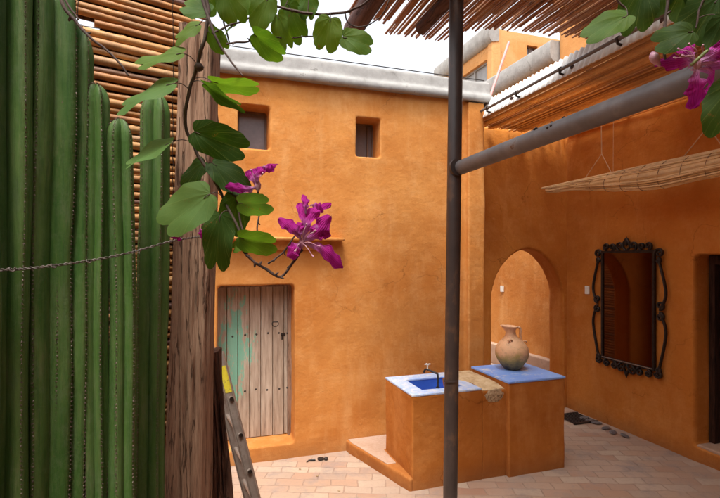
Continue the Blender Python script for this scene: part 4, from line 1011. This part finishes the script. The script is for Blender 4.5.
D2 = .85
b2 = thing('orchid_tree_branch', tuple(at(668, -40, D2)), 'shaded branch with dark leaves and a magenta flower in the upper right corner', 'branch')
tw2 = twigs(b2, [
    ([(662, -70, .86), (668, -10, .86), (666, 15, .86), (664, 40, .855), (666, 62, .85), (676, 66, .85), (688, 60, .85)], .0028, .002, 6),
    ([(740, -60, .86), (712, -20, .86), (700, 10, .86), (696, 28, .86)], .0026, .0016, 0),
    ([(662, -70, .86), (600, -60, .88), (615, -5, .9), (625, 8, .9)], .003, .0018, 0),
    ([(662, -70, .86), (740, -60, .86), (790, 20, .85), (770, 90, .84)], .004, .002, 0)])
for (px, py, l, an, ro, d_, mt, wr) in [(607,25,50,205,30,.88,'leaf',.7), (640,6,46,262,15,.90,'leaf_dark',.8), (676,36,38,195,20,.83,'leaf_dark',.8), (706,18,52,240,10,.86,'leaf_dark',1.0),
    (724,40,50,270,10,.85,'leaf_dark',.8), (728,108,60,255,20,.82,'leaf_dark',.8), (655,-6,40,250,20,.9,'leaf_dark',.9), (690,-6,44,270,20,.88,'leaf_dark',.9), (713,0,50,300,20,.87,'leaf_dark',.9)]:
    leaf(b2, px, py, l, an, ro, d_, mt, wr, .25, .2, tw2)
flower(b2, (697, 64), .84, [((697,64),(740,42),20,.84,.0,.25,10), ((697,64),(744,64),20,.84,.02,.25,-10), ((697,66),(697,105),21,.84,.0,.3,5), ((696,64),(664,58),18,.84,.0,.3,20), ((697,63),(676,42),15,.84,.03,.3,-20), ((696,66),(720,86),14,.84,.04,.3,0)],
       [((680, 50), 1), ((684, 56), 1), ((690, 46), 1), ((676, 58), 1), ((702, 48), 1)])
MB().tube(bez([at(690, 66, .83), at(697, 60, .825), at(708, 50, .82)], 5), [.001]+[.003]*9+[.001], 8).build('pistil', 'calyx', b2, smooth=True)
MB().tube(bez([at(652, 52, .85), at(655, 59, .848), at(660, 66, .85)], 5), [.002, .004, .006, .0075, .008, .008, .007, .006, .004, .003, .002], 10).build('flower_bud', 'stamen', b2, smooth=True)

# rear and left walls, added out of view to block low sky light
rw = thing('rear_light_blocker', (0, -2.6, 0), 'plain orange wall added unseen behind the viewer to block sky light', 'wall')
MB().box(-3.4, 4.88, -3, -2.6, -.05, 5.6).build('wall', 'plaster_right', rw)
lw = thing('side_light_blocker', (-3.2, 1, 0), 'plain orange wall added out of view on the far left to block sky light', 'wall')
MB().box(-3.6, -3.2, -2.6, 4.99, -.05, 4.6).build('wall', 'plaster_right', lw)

# ------------------------------------------------------------------ light
SUN_EL, SUN_AZ = math.radians(66), math.radians(-150)     # azimuth measured from +Y towards +X
world = bpy.data.worlds.new('World'); scene.world = world; world.use_nodes = True
nt = world.node_tree; nt.nodes.clear()
o = nt.nodes.new('ShaderNodeOutputWorld'); bg = nt.nodes.new('ShaderNodeBackground')
sky = nt.nodes.new('ShaderNodeTexSky'); sky.sky_type = 'NISHITA'; sky.sun_disc = False
sky.sun_elevation = SUN_EL; sky.sun_rotation = SUN_AZ; sky.dust_density = 4; sky.air_density = 1; sky.ozone_density = .6
# thin bright overcast: most of the blue scattered out of the sky
hs = nt.nodes.new('ShaderNodeHueSaturation'); hs.inputs['Saturation'].default_value = .22; hs.inputs['Value'].default_value = 1.25
nt.links.new(sky.outputs[0], hs.inputs['Color']); nt.links.new(hs.outputs[0], bg.inputs[0]); bg.inputs[1].default_value = .15
nt.links.new(bg.outputs[0], o.inputs[0])
sl = bpy.data.lights.new('sun', 'SUN'); sl.energy = 1.4; sl.angle = math.radians(18); sl.color = (1, .94, .84)
so = bpy.data.objects.new('sun', sl); C.objects.link(so)
sd = V((math.sin(SUN_AZ)*math.cos(SUN_EL), math.cos(SUN_AZ)*math.cos(SUN_EL), math.sin(SUN_EL)))
so.rotation_euler = sd.to_track_quat('Z', 'Y').to_euler(); so.location = (0, 0, 20)

scene.render.engine = 'CYCLES'
scene.view_settings.view_transform = 'Standard'; scene.view_settings.look = 'None'
scene.view_settings.gamma = 1; scene.view_settings.exposure = 1.2
scene.cycles.max_bounces = 7; scene.cycles.diffuse_bounces = 4
